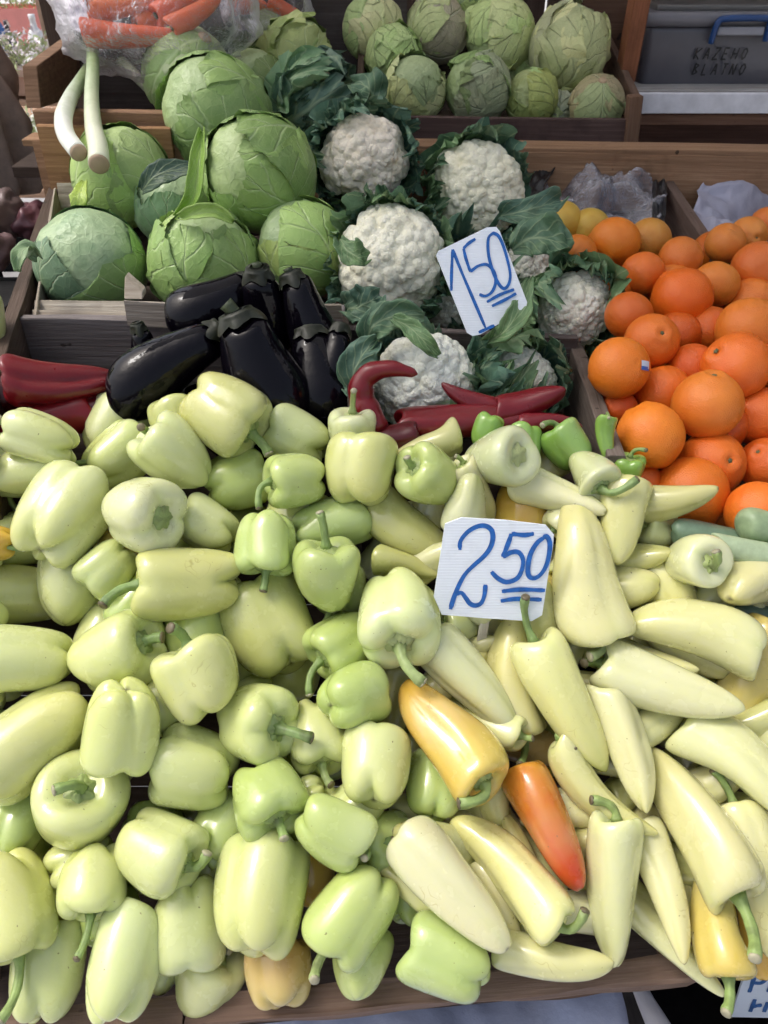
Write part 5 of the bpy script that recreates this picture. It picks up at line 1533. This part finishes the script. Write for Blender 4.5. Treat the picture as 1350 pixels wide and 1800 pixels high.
OLD = [(655, 48, 118, 1.74, (-120, -10), [pale, pg], 'pale old cabbage with brown seam, uppermost at the left of the crate'),
       (766, 52, 112, 1.74, (215, 40), [(.48, .44, .30), pale], 'old cabbage showing its brown cut stump, second from left in the top row'),
       (878, 62, 126, 1.74, (30, -30), [pg, pale], 'smooth pale green old cabbage, third in the top row of the crate'),
       (1000, 84, 142, 1.70, (-110, 0), [(.50, .53, .29), pale], 'largest old cabbage with wrinkled front at the right of the top row'),
       (692, 98, 100, 1.70, (100, -20), [pg, (.34, .46, .15)], 'small bright green old cabbage tucked below the left one'),
       (728, 158, 114, 1.64, (-90, -40), [(.40, .48, .23), pale], 'round smooth old cabbage at the left of the bottom row'),
       (838, 156, 120, 1.64, (-20, -10), [(.28, .38, .14), (.42, .42, .27)], 'darker green old cabbage with brown leaf edge in the bottom row'),
       (934, 172, 96, 1.66, (-60, -20), [(.40, .44, .14), pg], 'yellowish small old cabbage between the bottom row ones'),
       (1048, 184, 98, 1.63, (80, 40), [(.46, .50, .24), br], 'old cabbage with brown scarred top at the right end of the bottom row'),
       (822, 8, 70, 1.82, (-90, -20), [(.22, .32, .10), pg], 'dark green old cabbage at the very top behind the others'),
       (985, 196, 70, 1.70, (-90, 0), [(.48, .46, .33), pale], 'small pale cabbage remnant wedged in the lower right of the crate'),
       (925, 132, 90, 1.80, (-90, 0), [pg, pale], 'shaded old cabbage behind the yellowish small one')]
for k, (x, y, dp, d, bd, cols, lb) in enumerate(OLD):
    cabbage(x, y, dp, d, bd, 6, cols[0], lb, 300 + k, GO, mat='lettuce', leaf_cols=cols, wave=.065, flare=.03)

# ================================================================== VENEER CRATE under the cabbages
vc = empty('veneer_crate', atY(160, 560, 1.10)); tag(vc, 'light veneer fruit crate whose thin slats show around the left cabbages', 'crate')
VE = (.55, .49, .40)
board('slat', at(100, 322, 1.45), at(135, 322, 1.45), Vector((0, .3, 1)), .055, .003, VE, vc)
board('slat', at(96, 330, 1.44), at(60, 560, 1.12), ZUP, .05, .004, (.42, .37, .30), vc)
board('slat', at(58, 545, 1.145), at(240, 548, 1.145), Vector((0, .7, .7)), .05, .003, VE, vc)
board('slat', at(62, 528, 1.165), at(230, 530, 1.165), Vector((0, .7, .7)), .035, .003, (.50, .45, .37), vc)
board('slat', at(218, 528, 1.085), at(304, 532, 1.085), ZUP, .038, .004, (.50, .44, .37), vc)
prism('corner_wedge', [at(218, 527, 1.082), at(219, 486, 1.082), at(251, 514, 1.082), at(251, 527, 1.082)], (0, .02, 0), M['wood'], VE, vc)
board('slat', at(300, 535, 1.10), at(600, 535, 1.10), ZUP, .035, .004, (.46, .41, .34), vc)
board('slat', at(560, 535, 1.13), at(606, 537, 1.13), Vector((0, .7, .7)), .04, .003, (.44, .41, .40), vc)

# ================================================================== LEEKS
def leek(pts, rads, label, cut=True, c_low=(.86, .87, .80), c_up=(.34, .44, .22)):
    P = [Vector(p) for p in catmull([list(p) for p in pts], 40)]
    R = np.interp(np.linspace(0, 1, 40), np.linspace(0, 1, len(rads)), rads)
    c = P[0]
    root = empty('leek', min(P, key=lambda q: q.z)); tag(root, label, 'leek', 'leeks in the upper left bin')
    v, f = tube([p - c for p in P], list(R), 18)
    ax = np.repeat(np.linspace(0, 1, 40), 18)
    o = link('shaft', mesh('shaft', v, f, attr={'axis': ax}), M['leek'], root, Matrix.Translation(c), c_low)
    o['tipcol'] = list(c_up)
    if cut:
        t = (P[0] - P[1]).normalized()
        v, f = tube([-t * .001, t * .003, t * .005], [R[0] * .98, R[0] * .93, R[0] * .7], 18)
        link('root_end', mesh('root_end', v, f), M['plain'], root, Matrix.Translation(c), (.46, .33, .22))
m, nt, n, l, p = nodes_of('leek_skin'); b = NB(nt)
ax = b.node('ShaderNodeAttribute', attribute_type='GEOMETRY', attribute_name='axis').outputs['Fac']
a2 = b.node('ShaderNodeAttribute', attribute_type='OBJECT', attribute_name='tipcol').outputs['Color']
nz = b.noise(b.mapping(b.coord('Object'), (60, 60, 8)), 1.0, 4, .6)
base = b.mix(b.ramp(b.math('ADD', ax, b.math('MULTIPLY', b.math('SUBTRACT', nz, .5), .35)), [(.28, 0.0), (.85, 1.0)]), b.objcol(), a2)
base = b.mix(b.math('MULTIPLY', nz, .35), base, b.mix(1.0, base, (.65, .68, .5, 1), 'MULTIPLY'))
l.new(base, p.inputs['Base Color']); p.inputs['Roughness'].default_value = .35
l.new(b.bump(nz, .3, .002), p.inputs['Normal'])
M['leek'] = m
leek([at(138, 268, 1.26), at(116, 237, 1.29), at(112, 205, 1.34), at(124, 172, 1.44), at(140, 145, 1.50), at(156, 118, 1.58)], [.0145, .015, .015, .0135, .012, .010], 'white leek bending to the left with its cut root facing the viewer')
leek([at(174, 288, 1.25), at(172, 258, 1.28), at(164, 220, 1.33), at(161, 170, 1.42), at(163, 120, 1.48), at(163, 90, 1.52)], [.017, .0165, .0145, .013, .012, .011], 'straight pale green leek beside the bent one, cut root down', c_low=(.78, .80, .62))
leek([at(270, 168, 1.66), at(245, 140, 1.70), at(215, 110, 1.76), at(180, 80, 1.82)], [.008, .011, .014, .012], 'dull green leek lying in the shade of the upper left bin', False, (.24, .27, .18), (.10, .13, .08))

# ================================================================== CARROTS IN A CLEAR BAG
def carrot(A, Bp, R, label, col=(.72, .14, .035), seed=1):
    A, Bp = Vector(A), Vector(Bp)
    c = (A + Bp) / 2; ax = (A - Bp); L = ax.length; ax.normalize()
    ref = Vector((0, -1, .3)) - ax * Vector((0, -1, .3)).dot(ax); ref.normalize()
    Fm = Matrix((ref, ax.cross(ref), ax)).transposed().to_4x4()
    root = empty('carrot', c - Vector((0, 0, R))); tag(root, label, 'carrot', 'carrots in the clear bags')
    me, _ = fruit_mesh('root', CARROT, L, R, seed, lobes=5, lobe_mid=.02, lobe_end=.03, end_dip=0, top_dip=.01, lump=.03, bend=.03, bend_dir=seed, nr=30, ns=22)
    link('root', me, M['carrot'], root, Matrix.Translation(c) @ Fm, col)
    v, f = tube([ax * L * .455, ax * L * .475, ax * L * .485], [R * .3, R * .28, R * .15], 10)
    link('crown', mesh('crown', v, f), M['stem'], root, Matrix.Translation(c), (.15, .16, .06))
M['carrot'] = simple_material('carrot_skin', .45, .14, 60, .35, .002, sss=.05, stretch=(1, 1, 7))
CS = [(145, 60, 320, 64, 1.50, .026, 'long carrot along the bottom edge of the clear bag'), (300, 52, 390, -6, 1.50, .022, 'carrot slanting up right in the clear bag'),
      (150, 22, 270, 4, 1.53, .024, 'carrot at the upper left of the clear bag'), (270, 30, 375, -30, 1.55, .024, 'carrot behind the slanting one in the clear bag'),
      (180, -10, 330, -22, 1.56, .026, 'carrot cut by the top edge in the clear bag'), (400, 8, 470, 10, 1.66, .022, 'carrot at the left of the second bag, beside the shaded cabbage'),
      (470, 4, 535, 34, 1.68, .021, 'carrot sloping down right in the second bag'), (420, -14, 520, -4, 1.70, .024, 'carrot at the top edge of the second bag'),
      (240, 46, 300, 20, 1.56, .022, 'short carrot in the middle of the clear bag')]
for k, (x0, y0, x1, y1, d, R, lb) in enumerate(CS):
    carrot(at(x0, y0, d), at(x1, y1, d + .02), R, lb, seed=k + 1, col=(.78, .13 + .02 * (k % 3), .04))
def bag(name, c, ext, label, seed, cat='bag', mat='film_bag', amp=.14, neck=None):
    r = random.Random(seed); o = Vector((r.uniform(0, 50), r.uniform(0, 50), 0))
    V = []; nr, ns = 44, 64
    for i in range(nr):
        ph = math.pi * i / (nr - 1)
        for j in range(ns):
            t = 2 * math.pi * j / ns
            d = Vector((math.sin(ph) * math.cos(t), math.sin(ph) * math.sin(t), math.cos(ph)))
            q = Vector([math.copysign(abs(x) ** .72, x) for x in d])
            w = 1 + amp * mnoise.noise(d * 2.3 + o) + amp * .5 * abs(mnoise.noise(d * 6 + o)) + amp * .25 * abs(mnoise.noise(d * 13 + o))
            V.append((q.x * ext[0] * w, q.y * ext[1] * w, q.z * ext[2] * w))
    ob = link(name, mesh(name, V, grid_faces(nr, ns)), M[mat], None, Matrix.Translation(c), (1, 1, 1))
    return tag(ob, label, cat)
bag('plastic_bag', at(268, 20, 1.535), (.185, .100, .112), 'clear crinkled plastic bag full of carrots at the top left', 2, amp=.2)
bag('plastic_bag', at(470, 5, 1.69), (.095, .06, .07), 'second clear bag with carrots behind the shaded cabbage', 3, amp=.2)
# torn white flap of the bag over the side plate
def crumple(fn, nu, nv, amp, seed, thick=0):
    o = Vector((seed * 3.1, seed * 1.7, 0))
    V = []
    for j in range(nv):
        for i in range(nu):
            u, v = i / (nu - 1), j / (nv - 1)
            p, nn = fn(u, v)
            w = mnoise.noise(Vector((u * 4, v * 4, seed)) + o) + .6 * abs(mnoise.noise(Vector((u * 9, v * 7, seed)) + o)) + .3 * abs(mnoise.noise(Vector((u * 20, v * 16, seed)) + o))
            V.append(tuple(p + nn * (amp * w)))
    return V, grid_faces(nv, nu, False)
def film_sheet(name, quad, amp, seed, mat, label, cat, col=(1, 1, 1), parent=None, nu=48, nv=36, sag=0.0):
    a, b2, c, d = [Vector(q) for q in quad]        # top-left, top-right, bottom-right, bottom-left
    nn = (b2 - a).cross(d - a).normalized()
    def fn(u, v):
        e = .05 * mnoise.noise(Vector((u * 5, v * 5, seed * 2.0)))
        p = (a.lerp(b2, u)).lerp(d.lerp(c, u), v) + (b2 - a) * e * .6 + (d - a) * e
        return p + nn * sag * math.sin(math.pi * u) * math.sin(math.pi * v), nn
    V, F = crumple(fn, nu, nv, amp, seed)
    c0 = (a + b2 + c + d) / 4
    ob = link(name, mesh(name, [tuple(Vector(v) - c0) for v in V], F), mat, parent, Matrix.Translation(c0), col)
    ob.modifiers.new('thickness', 'SOLIDIFY').thickness = .0006
    if parent is None: tag(ob, label, cat)
    return ob
film_sheet('plastic_film', [at(85, -25, 1.55), at(160, -25, 1.52), at(150, 62, 1.50), at(98, 36, 1.56)], .02, 3, M['film_white'] if 'film_white' in M else M['sack'], 'white torn corner of plastic over the top of the side plate', 'plastic film', (.75, .73, .78))
# bags behind the oranges
fb_ = film_sheet('plastic_film', [at(925, 285, 1.48), at(1165, 318, 1.46), at(1160, 425, 1.33), at(950, 420, 1.33)], .05, 5, M['film'], 'clear crumpled plastic with black edge behind the left orange bin', 'plastic film')
film_sheet('black_edge', [at(945, 286, 1.475), at(985, 282, 1.475), at(945, 345, 1.41), at(915, 350, 1.41)], .008, 6, M['gloss'], None, None, (.012, .012, .014), fb_, 16, 14)
film_sheet('black_edge', [at(1148, 318, 1.45), at(1174, 316, 1.45), at(1168, 400, 1.36), at(1146, 398, 1.36)], .008, 7, M['gloss'], None, None, (.012, .012, .014), fb_, 16, 14)
film_sheet('white_sack', [at(1240, 300, 1.50), at(1520, 290, 1.53), at(1520, 470, 1.33), at(1205, 420, 1.35)], .028, 8, M['sack'], 'bluish white woven sack lining the right orange bin', 'sack', (.40, .40, .50), sag=.03)

# ================================================================== PLASTIC BOX on the shelf
bx0 = atY(1118, 165, 1.95)
BW, BH, BD = .34, .145, .30
root = empty('storage_box', bx0 + Vector((BW / 2, BD / 2, 0))); tag(root, 'translucent plastic storage box with blue handle and dark marker writing on the shelf', 'storage box')
def rbox(name, c, e, rad, mat, col, parent, taper=0.0):
    bm = bmesh.new(); bmesh.ops.create_cube(bm, size=1.0)
    for v in bm.verts:
        k = 1 - (taper if v.co.z < 0 else 0)
        v.co = Vector((v.co.x * e[0] * k, v.co.y * e[1] * k, v.co.z * e[2]))
    bmesh.ops.bevel(bm, geom=list(bm.edges), offset=rad, segments=4, affect='EDGES', profile=.5)
    me = bpy.data.meshes.new(name); bm.to_mesh(me); bm.free()
    me.polygons.foreach_set('use_smooth', [True] * len(me.polygons))
    return link(name, me, mat, parent, Matrix.Translation(c), col)
cb = bx0 + Vector((BW / 2 - .01, BD / 2, BH / 2 - .012))
tub = rbox('tub', cb, (BW * .93, BD * .93, BH), .018, M['gloss'], (.10, .098, .115), root, .06)
lid = rbox('lid', cb + Vector((0, 0, BH / 2 + .008)), (BW, BD, .028), .012, M['gloss'], (.17, .165, .185), root)
rbox('lid_panel', cb + Vector((0, 0, BH / 2 + .026)), (BW * .82, BD * .80, .014), .005, M['gloss'], (.12, .115, .11), lid)
hy = cb.y - BD / 2 - .006
hz = cb.z + BH / 2
hx = cb.x + .035
hpts = [Vector((hx - .055, hy, hz - .035)), Vector((hx - .050, hy - .004, hz + .004)), Vector((hx - .030, hy - .008, hz + .012)), Vector((hx + .050, hy - .008, hz + .012)), Vector((hx + .060, hy - .004, hz + .004)), Vector((hx + .062, hy, hz - .030))]
v, f = tube([p - cb for p in [Vector(q) for q in catmull([list(p) for p in hpts], 30)]], [.0065] * 30, 10)
link('handle', mesh('handle', v, f), M['gloss'], root, Matrix.Translation(cb), (.015, .06, .20))
rbox('handle_plate', Vector((hx + .004, hy + .002, hz - .012)), (.10, .008, .016), .003, M['gloss'], (.30, .30, .34), root)
GLY = {'K': [[(0, 1), (0, 0)], [(.6, 1), (0, .5), (.6, 0)]], 'A': [[(0, 0), (.3, 1), (.6, 0)], [(.1, .4), (.5, .4)]], 'Z': [[(0, 1), (.6, 1), (0, 0), (.6, 0)]], 'E': [[(.55, 1), (0, 1), (0, 0), (.55, 0)], [(0, .5), (.45, .5)]],
       'H': [[(0, 1), (0, 0)], [(.55, 1), (.55, 0)], [(0, .5), (.55, .5)]], 'O': [[(.3, 1), (.05, .8), (.0, .4), (.25, 0), (.5, .2), (.55, .7), (.3, 1)]], 'B': [[(0, 0), (0, 1), (.45, .85), (.05, .52), (.5, .25), (0, 0)]],
       'L': [[(0, 1), (0, 0), (.5, 0)]], 'T': [[(.3, 1), (.3, 0)], [(0, 1), (.6, 1)]], 'N': [[(0, 0), (0, 1), (.5, 0), (.5, 1)]]}
fy = cb.y - BD * .93 / 2 - .0015
for row, (word, zt) in enumerate((('KAZEHO', .018), ('BLATNO', -.012))):
    x = cb.x - .045 + row * .004
    for k, ch in enumerate(word):
        V, F = [], []
        for si, st in enumerate(GLY[ch]):
            w3 = [Vector((x + q[0] * .018 + q[1] * .003, fy - .003 * q[1] + .0, cb.z + zt + q[1] * .022 - .012)) for q in st]
            dense = []
            for a, b2 in zip(w3[:-1], w3[1:]): dense += [a.lerp(b2, i / 4) for i in range(4)]
            dense.append(w3[-1])
            v, f = ribbon(dense, .0035, Vector((0, -1, 0)), .0008 + .0002 * si, n=len(dense) * 2)
            F += [tuple(a + len(V) for a in q) for q in f]; V += v
        link('letter', mesh('letter', [tuple(Vector(q) - cb) for q in V], F, False), M['ink'], tub, Matrix.Translation(cb), (.012, .012, .014))
        x += .0205

# ================================================================== BELOW THE FRONT PLANK
film_sheet('white_sack', [Vector((-.20, .66, .50)), Vector((.30, .66, .52)), Vector((.28, .05, .44)), Vector((-.24, .05, .40))], .045, 11, M['sack'], 'bluish white plastic sack lying below the front plank', 'sack', (.36, .39, .52), sag=-.04)
# dark bag with rolled rim, white beans in it
bc = atZ(1128, 1800, .50)
bowl = empty('bean_bag', Vector((bc.x + .20, bc.y + .04, .20))); tag(bowl, 'dark sack with pale rolled rim holding white beans at the bottom right', 'sack')
V, F = [], []
nr, ns = 16, 48
RB = .19
for i in range(nr):
    q = i / (nr - 1)
    for j in range(ns):
        t = 2 * math.pi * j / ns
        rr_ = RB * (.80 + .20 * q) * (1 + .03 * math.sin(5 * t) + .02 * math.sin(11 * t + 1))
        V.append((rr_ * math.cos(t), rr_ * math.sin(t), .30 * q))
for i in range(nr):
    q = i / (nr - 1)
    for j in range(ns):
        t = 2 * math.pi * j / ns
        rr_ = RB * (.97 - .06 * q) * (1 + .03 * math.sin(5 * t))
        V.append((rr_ * math.cos(t), rr_ * math.sin(t), .30 - .22 * q))
F = grid_faces(nr * 2, ns); F.append(tuple(range(ns - 1, -1, -1)))
link('sack_body', mesh('sack_body', V, F), M['cloth'], bowl, Matrix.Translation(bowl.location), (.022, .020, .022))
V, F = [], []
rim = [Vector((RB * 1.02 * (1 + .03 * math.sin(5 * t)) * math.cos(t), RB * 1.02 * (1 + .03 * math.sin(5 * t)) * math.sin(t), .303 + .006 * math.sin(4 * t))) for t in [2 * math.pi * j / 60 for j in range(61)]]
v, f = tube(rim, [.012 + .003 * math.sin(j * .8) for j in range(61)], 10)
link('rolled_rim', mesh('rolled_rim', v, f), M['sack'], bowl, Matrix.Translation(bowl.location), (.50, .49, .53))
bean_me = mesh('bean', *tube([Vector((-.011, .002, 0)), Vector((-.008, .0005, 0)), Vector((0, -.001, 0)), Vector((.008, .0005, 0)), Vector((.011, .002, 0))], [.0022, .0048, .0056, .0048, .0022], 10))
rb = random.Random(9); V, F = [], []
bv = [Vector(x.co) for x in bean_me.vertices]; bf = [tuple(p_.vertices) for p_ in bean_me.polygons]
for k in range(1000):
    a, q = rb.uniform(0, 6.28), RB * .93 * math.sqrt(rb.random())
    if q * math.cos(a) < .01: continue
    Mx = Matrix.Translation((q * math.cos(a), q * math.sin(a), .165 + .03 * (1 - (q / RB) ** 2) + rb.uniform(-.006, .008))) @ Matrix.Rotation(rb.uniform(0, 6.28), 4, 'Z') @ Matrix.Rotation(rb.uniform(-.5, .5), 4, 'Y')
    F += [tuple(x + len(V) for x in ff) for ff in bf]; V += [tuple(Mx @ x) for x in bv]
beans = link('white_beans', mesh('white_beans', V, F), M['gloss'], None, Matrix.Translation(bowl.location), (.72, .72, .70))
tag(beans, 'white beans filling the dark sack at the bottom right', 'beans', kind='stuff')

# ================================================================== LEFT NEIGHBOUR: goods, coat, garden stall outside
tb = empty('side_table', (-1.25, 1.35, 0)); tag(tb, 'low dark wooden side table left of the stall', 'table')
for k in range(4):
    board('table_plank', Vector((-1.75, .95 + k * .26, .80)), Vector((-.60, .95 + k * .26, .80)), Vector((0, 1, 0)), .25, .02, (.05, .04, .035), tb, hang=False)
for (x, y) in ((-1.7, .9), (-.74, .9), (-1.7, 1.75), (-.74, 1.75)):
    board('table_leg', Vector((x, y, 0)), Vector((x, y, .79)), Vector((0, 1, 0)), .05, .05, (.12, .08, .06), tb, hang=False)
cr_ = empty('plastic_crate', (-.86, 1.38, .81)); tag(cr_, 'black plastic crate in shadow at the left edge below the brown coat', 'crate')
BK = (.010, .010, .011)
for k in range(4):
    z = .84 + k * .05
    for yy in (1.18, 1.66):
        board('crate_side', Vector((-1.10, yy, z)), Vector((-.655, yy, z)), ZUP, .034, .012, BK, cr_, hang=False)
    for xx in (-1.10, -.655):
        board('crate_side', Vector((xx, 1.18, z + .003)), Vector((xx, 1.66, z + .003)), ZUP, .034, .012, BK, cr_, hang=False)
for k in range(7):
    board('crate_post', Vector((-1.10 + k * .074, 1.19, .81)), Vector((-1.10 + k * .074, 1.19, 1.02)), Vector((1, 0, 0)), .02, .012, BK, cr_, hang=False)
board('crate_floor', Vector((-1.10, 1.42, .90)), Vector((-.66, 1.42, .90)), Vector((0, 1, 0)), .46, .01, BK, cr_, hang=False)
def package(px, py, d, ext, col, label, seed):
    r = random.Random(seed)
    me = lumpy_ball(1.0, seed, .3, 40, 28, ext)
    o = link('wrapped_package', me, M['gloss'], None, Matrix.Translation(at(px, py, d)), col)
    tag(o, label, 'package', 'wrapped packages beside the stall')
package(54, 388, 1.55, (.036, .05, .034), (.16, .07, .08), 'reddish purple wrapped package just left of the bin wall', 1)
package(2, 378, 1.53, (.040, .06, .045), (.17, .12, .11), 'brownish wrapped package at the left edge under the coat', 2)
package(-8, 440, 1.44, (.030, .05, .035), (.20, .13, .13), 'small pinkish brown wrapped package at the left edge above the dark crate', 3)
pepper('bell', -34, 562, 90, 0, 110, 84, 0, 'y', None, 'yellow green pepper in the neighbouring box at the left edge', cat='bell pepper', opts={'nofit': True}, d0=1.05)
board('side_shelf', Vector((-1.2, .98, 1.02)), Vector((-.58, .98, 1.02)), Vector((0, 1, 0)), .16, .015, (.20, .13, .09), stall, hang=False)

# brown coat on the corner post
cc = at(-95, 275, 1.80)
root = empty('brown_coat', Vector((cc.x, cc.y, cc.z - .22))); tag(root, 'brown cloth coat hanging at the left edge before the bright outdoors', 'coat')
V = []; nr, ns = 46, 90
for i in range(nr):
    q = i / (nr - 1)                      # top to hem
    zz = .42 - .50 * q
    w = .045 + .135 * min(1, q * 1.5) ** .7 + .02 * q
    if q > .93: w *= 1 - ((q - .93) / .07) ** 2 * .10
    for j in range(ns):
        t = 2 * math.pi * j / ns
        fold = 1 + .09 * q * math.sin(9 * t + 1.5 * q) + .05 * math.sin(13 * t + 3 * q) * q + .04 * mnoise.noise(Vector((math.cos(t) * 2, math.sin(t) * 2, zz * 6)))
        V.append((w * fold * math.cos(t), w * .55 * fold * math.sin(t), zz))
F = grid_faces(nr, ns); F.append(tuple(range(ns))); F.append(tuple((nr - 1) * ns + j for j in range(ns - 1, -1, -1)))
link('coat_body', mesh('coat_body', V, F), M['cloth'], root, Matrix.Translation(cc), (.30, .225, .185))
for s_ in (-1, 1):
    pts = [Vector((s_ * .05, .03, .36)), Vector((s_ * .12, .06, .24)), Vector((s_ * .13, .08, .08)), Vector((s_ * .12, .08, -.04))]
    P = [Vector(x) for x in catmull([list(x) for x in pts], 26)]
    v, f = tube(P, [.045 + .012 * math.sin(i * 1.1) * (.3 + i / 40) for i in range(26)], 22)
    link('sleeve', mesh('sleeve', v, f), M['cloth'], root, Matrix.Translation(cc), (.28, .21, .17))
v, f = tube([Vector((0, 0, .40)), Vector((0, 0, .47)), Vector((.0, .03, .50)), Vector((0, .06, .47))], [.006] * 4, 8)
link('hook', mesh('hook', v, f), M['gloss'], root, Matrix.Translation(cc), (.1, .1, .1))

# garden stall behind at the top left, its pale colours standing in for glare
def planter(c, e, col, label, plant, fl, seed, cat='planter'):
    root = empty('flower_planter', c); tag(root, label, cat, 'planters outside at the top left')
    V = []
    r = random.Random(seed)
    tp, bt = .5, .40
    for (k, z) in ((bt, 0), (tp, e[2]), (tp * .9, e[2]), (tp * .88, e[2] * .85)):
        V += [(-e[0] * k * 1.0, -e[1] * k, z), (e[0] * k, -e[1] * k, z), (e[0] * k, e[1] * k, z), (-e[0] * k, e[1] * k, z)]
    F = [(3, 2, 1, 0)] + [(i * 4 + j, i * 4 + (j + 1) % 4, (i + 1) * 4 + (j + 1) % 4, (i + 1) * 4 + j) for i in range(3) for j in range(4)] + [(12, 13, 14, 15)]
    link('tub', mesh('tub', V, F, False), M['gloss'], root, Matrix.Translation(c), col)
    for (nm, n_, cl, sz, zb_, zr) in (('foliage', 700, plant, .018, .0, .13), ('blossoms', 520 if fl else 0, fl, .016, .02, .14)):
        if not n_: continue
        V, F = [], []
        for k in range(n_):
            p = Vector((r.uniform(-.5, .5) * e[0], r.uniform(-.55, .55) * e[1], e[2] + zb_ + r.uniform(0, zr)))
            a, b2 = Vector((r.uniform(-1, 1), r.uniform(-1, 1), r.uniform(-1, 1))).normalized(), Vector((r.uniform(-1, 1), r.uniform(-1, 1), r.uniform(-1, 1))).normalized()
            s_ = sz * r.uniform(.6, 1.3); m_ = len(V)
            V += [tuple(p), tuple(p + a * s_ + b2 * s_ * .4), tuple(p + a * s_ * 1.7), tuple(p + a * s_ - b2 * s_ * .4)]
            F.append((m_, m_ + 1, m_ + 2, m_ + 3))
        o = link(nm, mesh(nm, V, F, False), M['plain'], root, Matrix.Translation(c), cl); o['kind'] = 'stuff'
planter(at(66, 74, 4.6), (.46, .3, .18), (.78, .28, .25), 'pink red planter with green plant, high at the top left', (.36, .46, .18), None, 1)
planter(at(50, 160, 3.6), (.42, .3, .08), (.34, .20, .14), 'brown trough of white pink flowers outside at the left', (.40, .48, .24), (.88, .80, .84), 2)
planter(at(75, 318, 3.0), (.22, .25, .08), (.70, .66, .50), 'low tray of white flowers seen beside the coat', (.42, .50, .25), (.88, .88, .80), 3)
gs = empty('garden_stall', (-2.2, 4.0, 0)); tag(gs, 'timber garden stand with beams outside at the top left', 'stand')
for (px, py, d, ln) in ((40, 172, 3.62, 1.6), (60, 205, 3.3, 1.3), (60, 250, 3.1, 1.1), (60, 322, 2.95, .9)):
    p = at(px, py, d); board('beam', p - Vector((ln * .7, 0, 0)), p + Vector((ln * .3, 0, 0)), Vector((0, 1, 0)), .28, .03, (.60, .40, .28), gs, hang=False)
p = at(50, 70, 4.62)
board('beam', p - Vector((1.4, 0, .02)), p + Vector((.7, 0, -.02)), Vector((0, 1, 0)), .3, .04, (.5, .42, .36), gs, hang=False)
for px in (-160, 118):
    p = at(px, 170, 3.75); board('upright', Vector((p.x, p.y, 0)), Vector((p.x, p.y, p.z + .45)), Vector((0, 1, 0)), .07, .07, (.55, .40, .30), gs, hang=False)
def jug(c, h, rr_, col, label, cat='bottle'):
    prof = [(0, .0), (.8, .0), (.95, .04), (1, .3), (1, .55), (.85, .68), (.4, .78), (.34, .9), (.4, .92), (.4, 1.0), (0, 1.0)]
    V = []
    for (q, z) in prof:
        for j in range(20):
            t = 2 * math.pi * j / 20; V.append((q * rr_ * math.cos(t), q * rr_ * math.sin(t), z * h))
    o = link('watering_bottle', mesh('watering_bottle', V, grid_faces(len(prof), 20)), M['gloss'], None, Matrix.Translation(c), col)
    tag(o, label, cat)
jug(at(14, 118, 4.0), .26, .035, (.06, .16, .42), 'blurred blue bottle outside under the pink planter')
jug(at(32, 126, 3.9), .22, .03, (.04, .04, .05), 'blurred dark bottle outside beside the blue one')
jug(at(78, 124, 3.9), .24, .04, (.85, .86, .88), 'blurred white bottle outside under the pink planter')
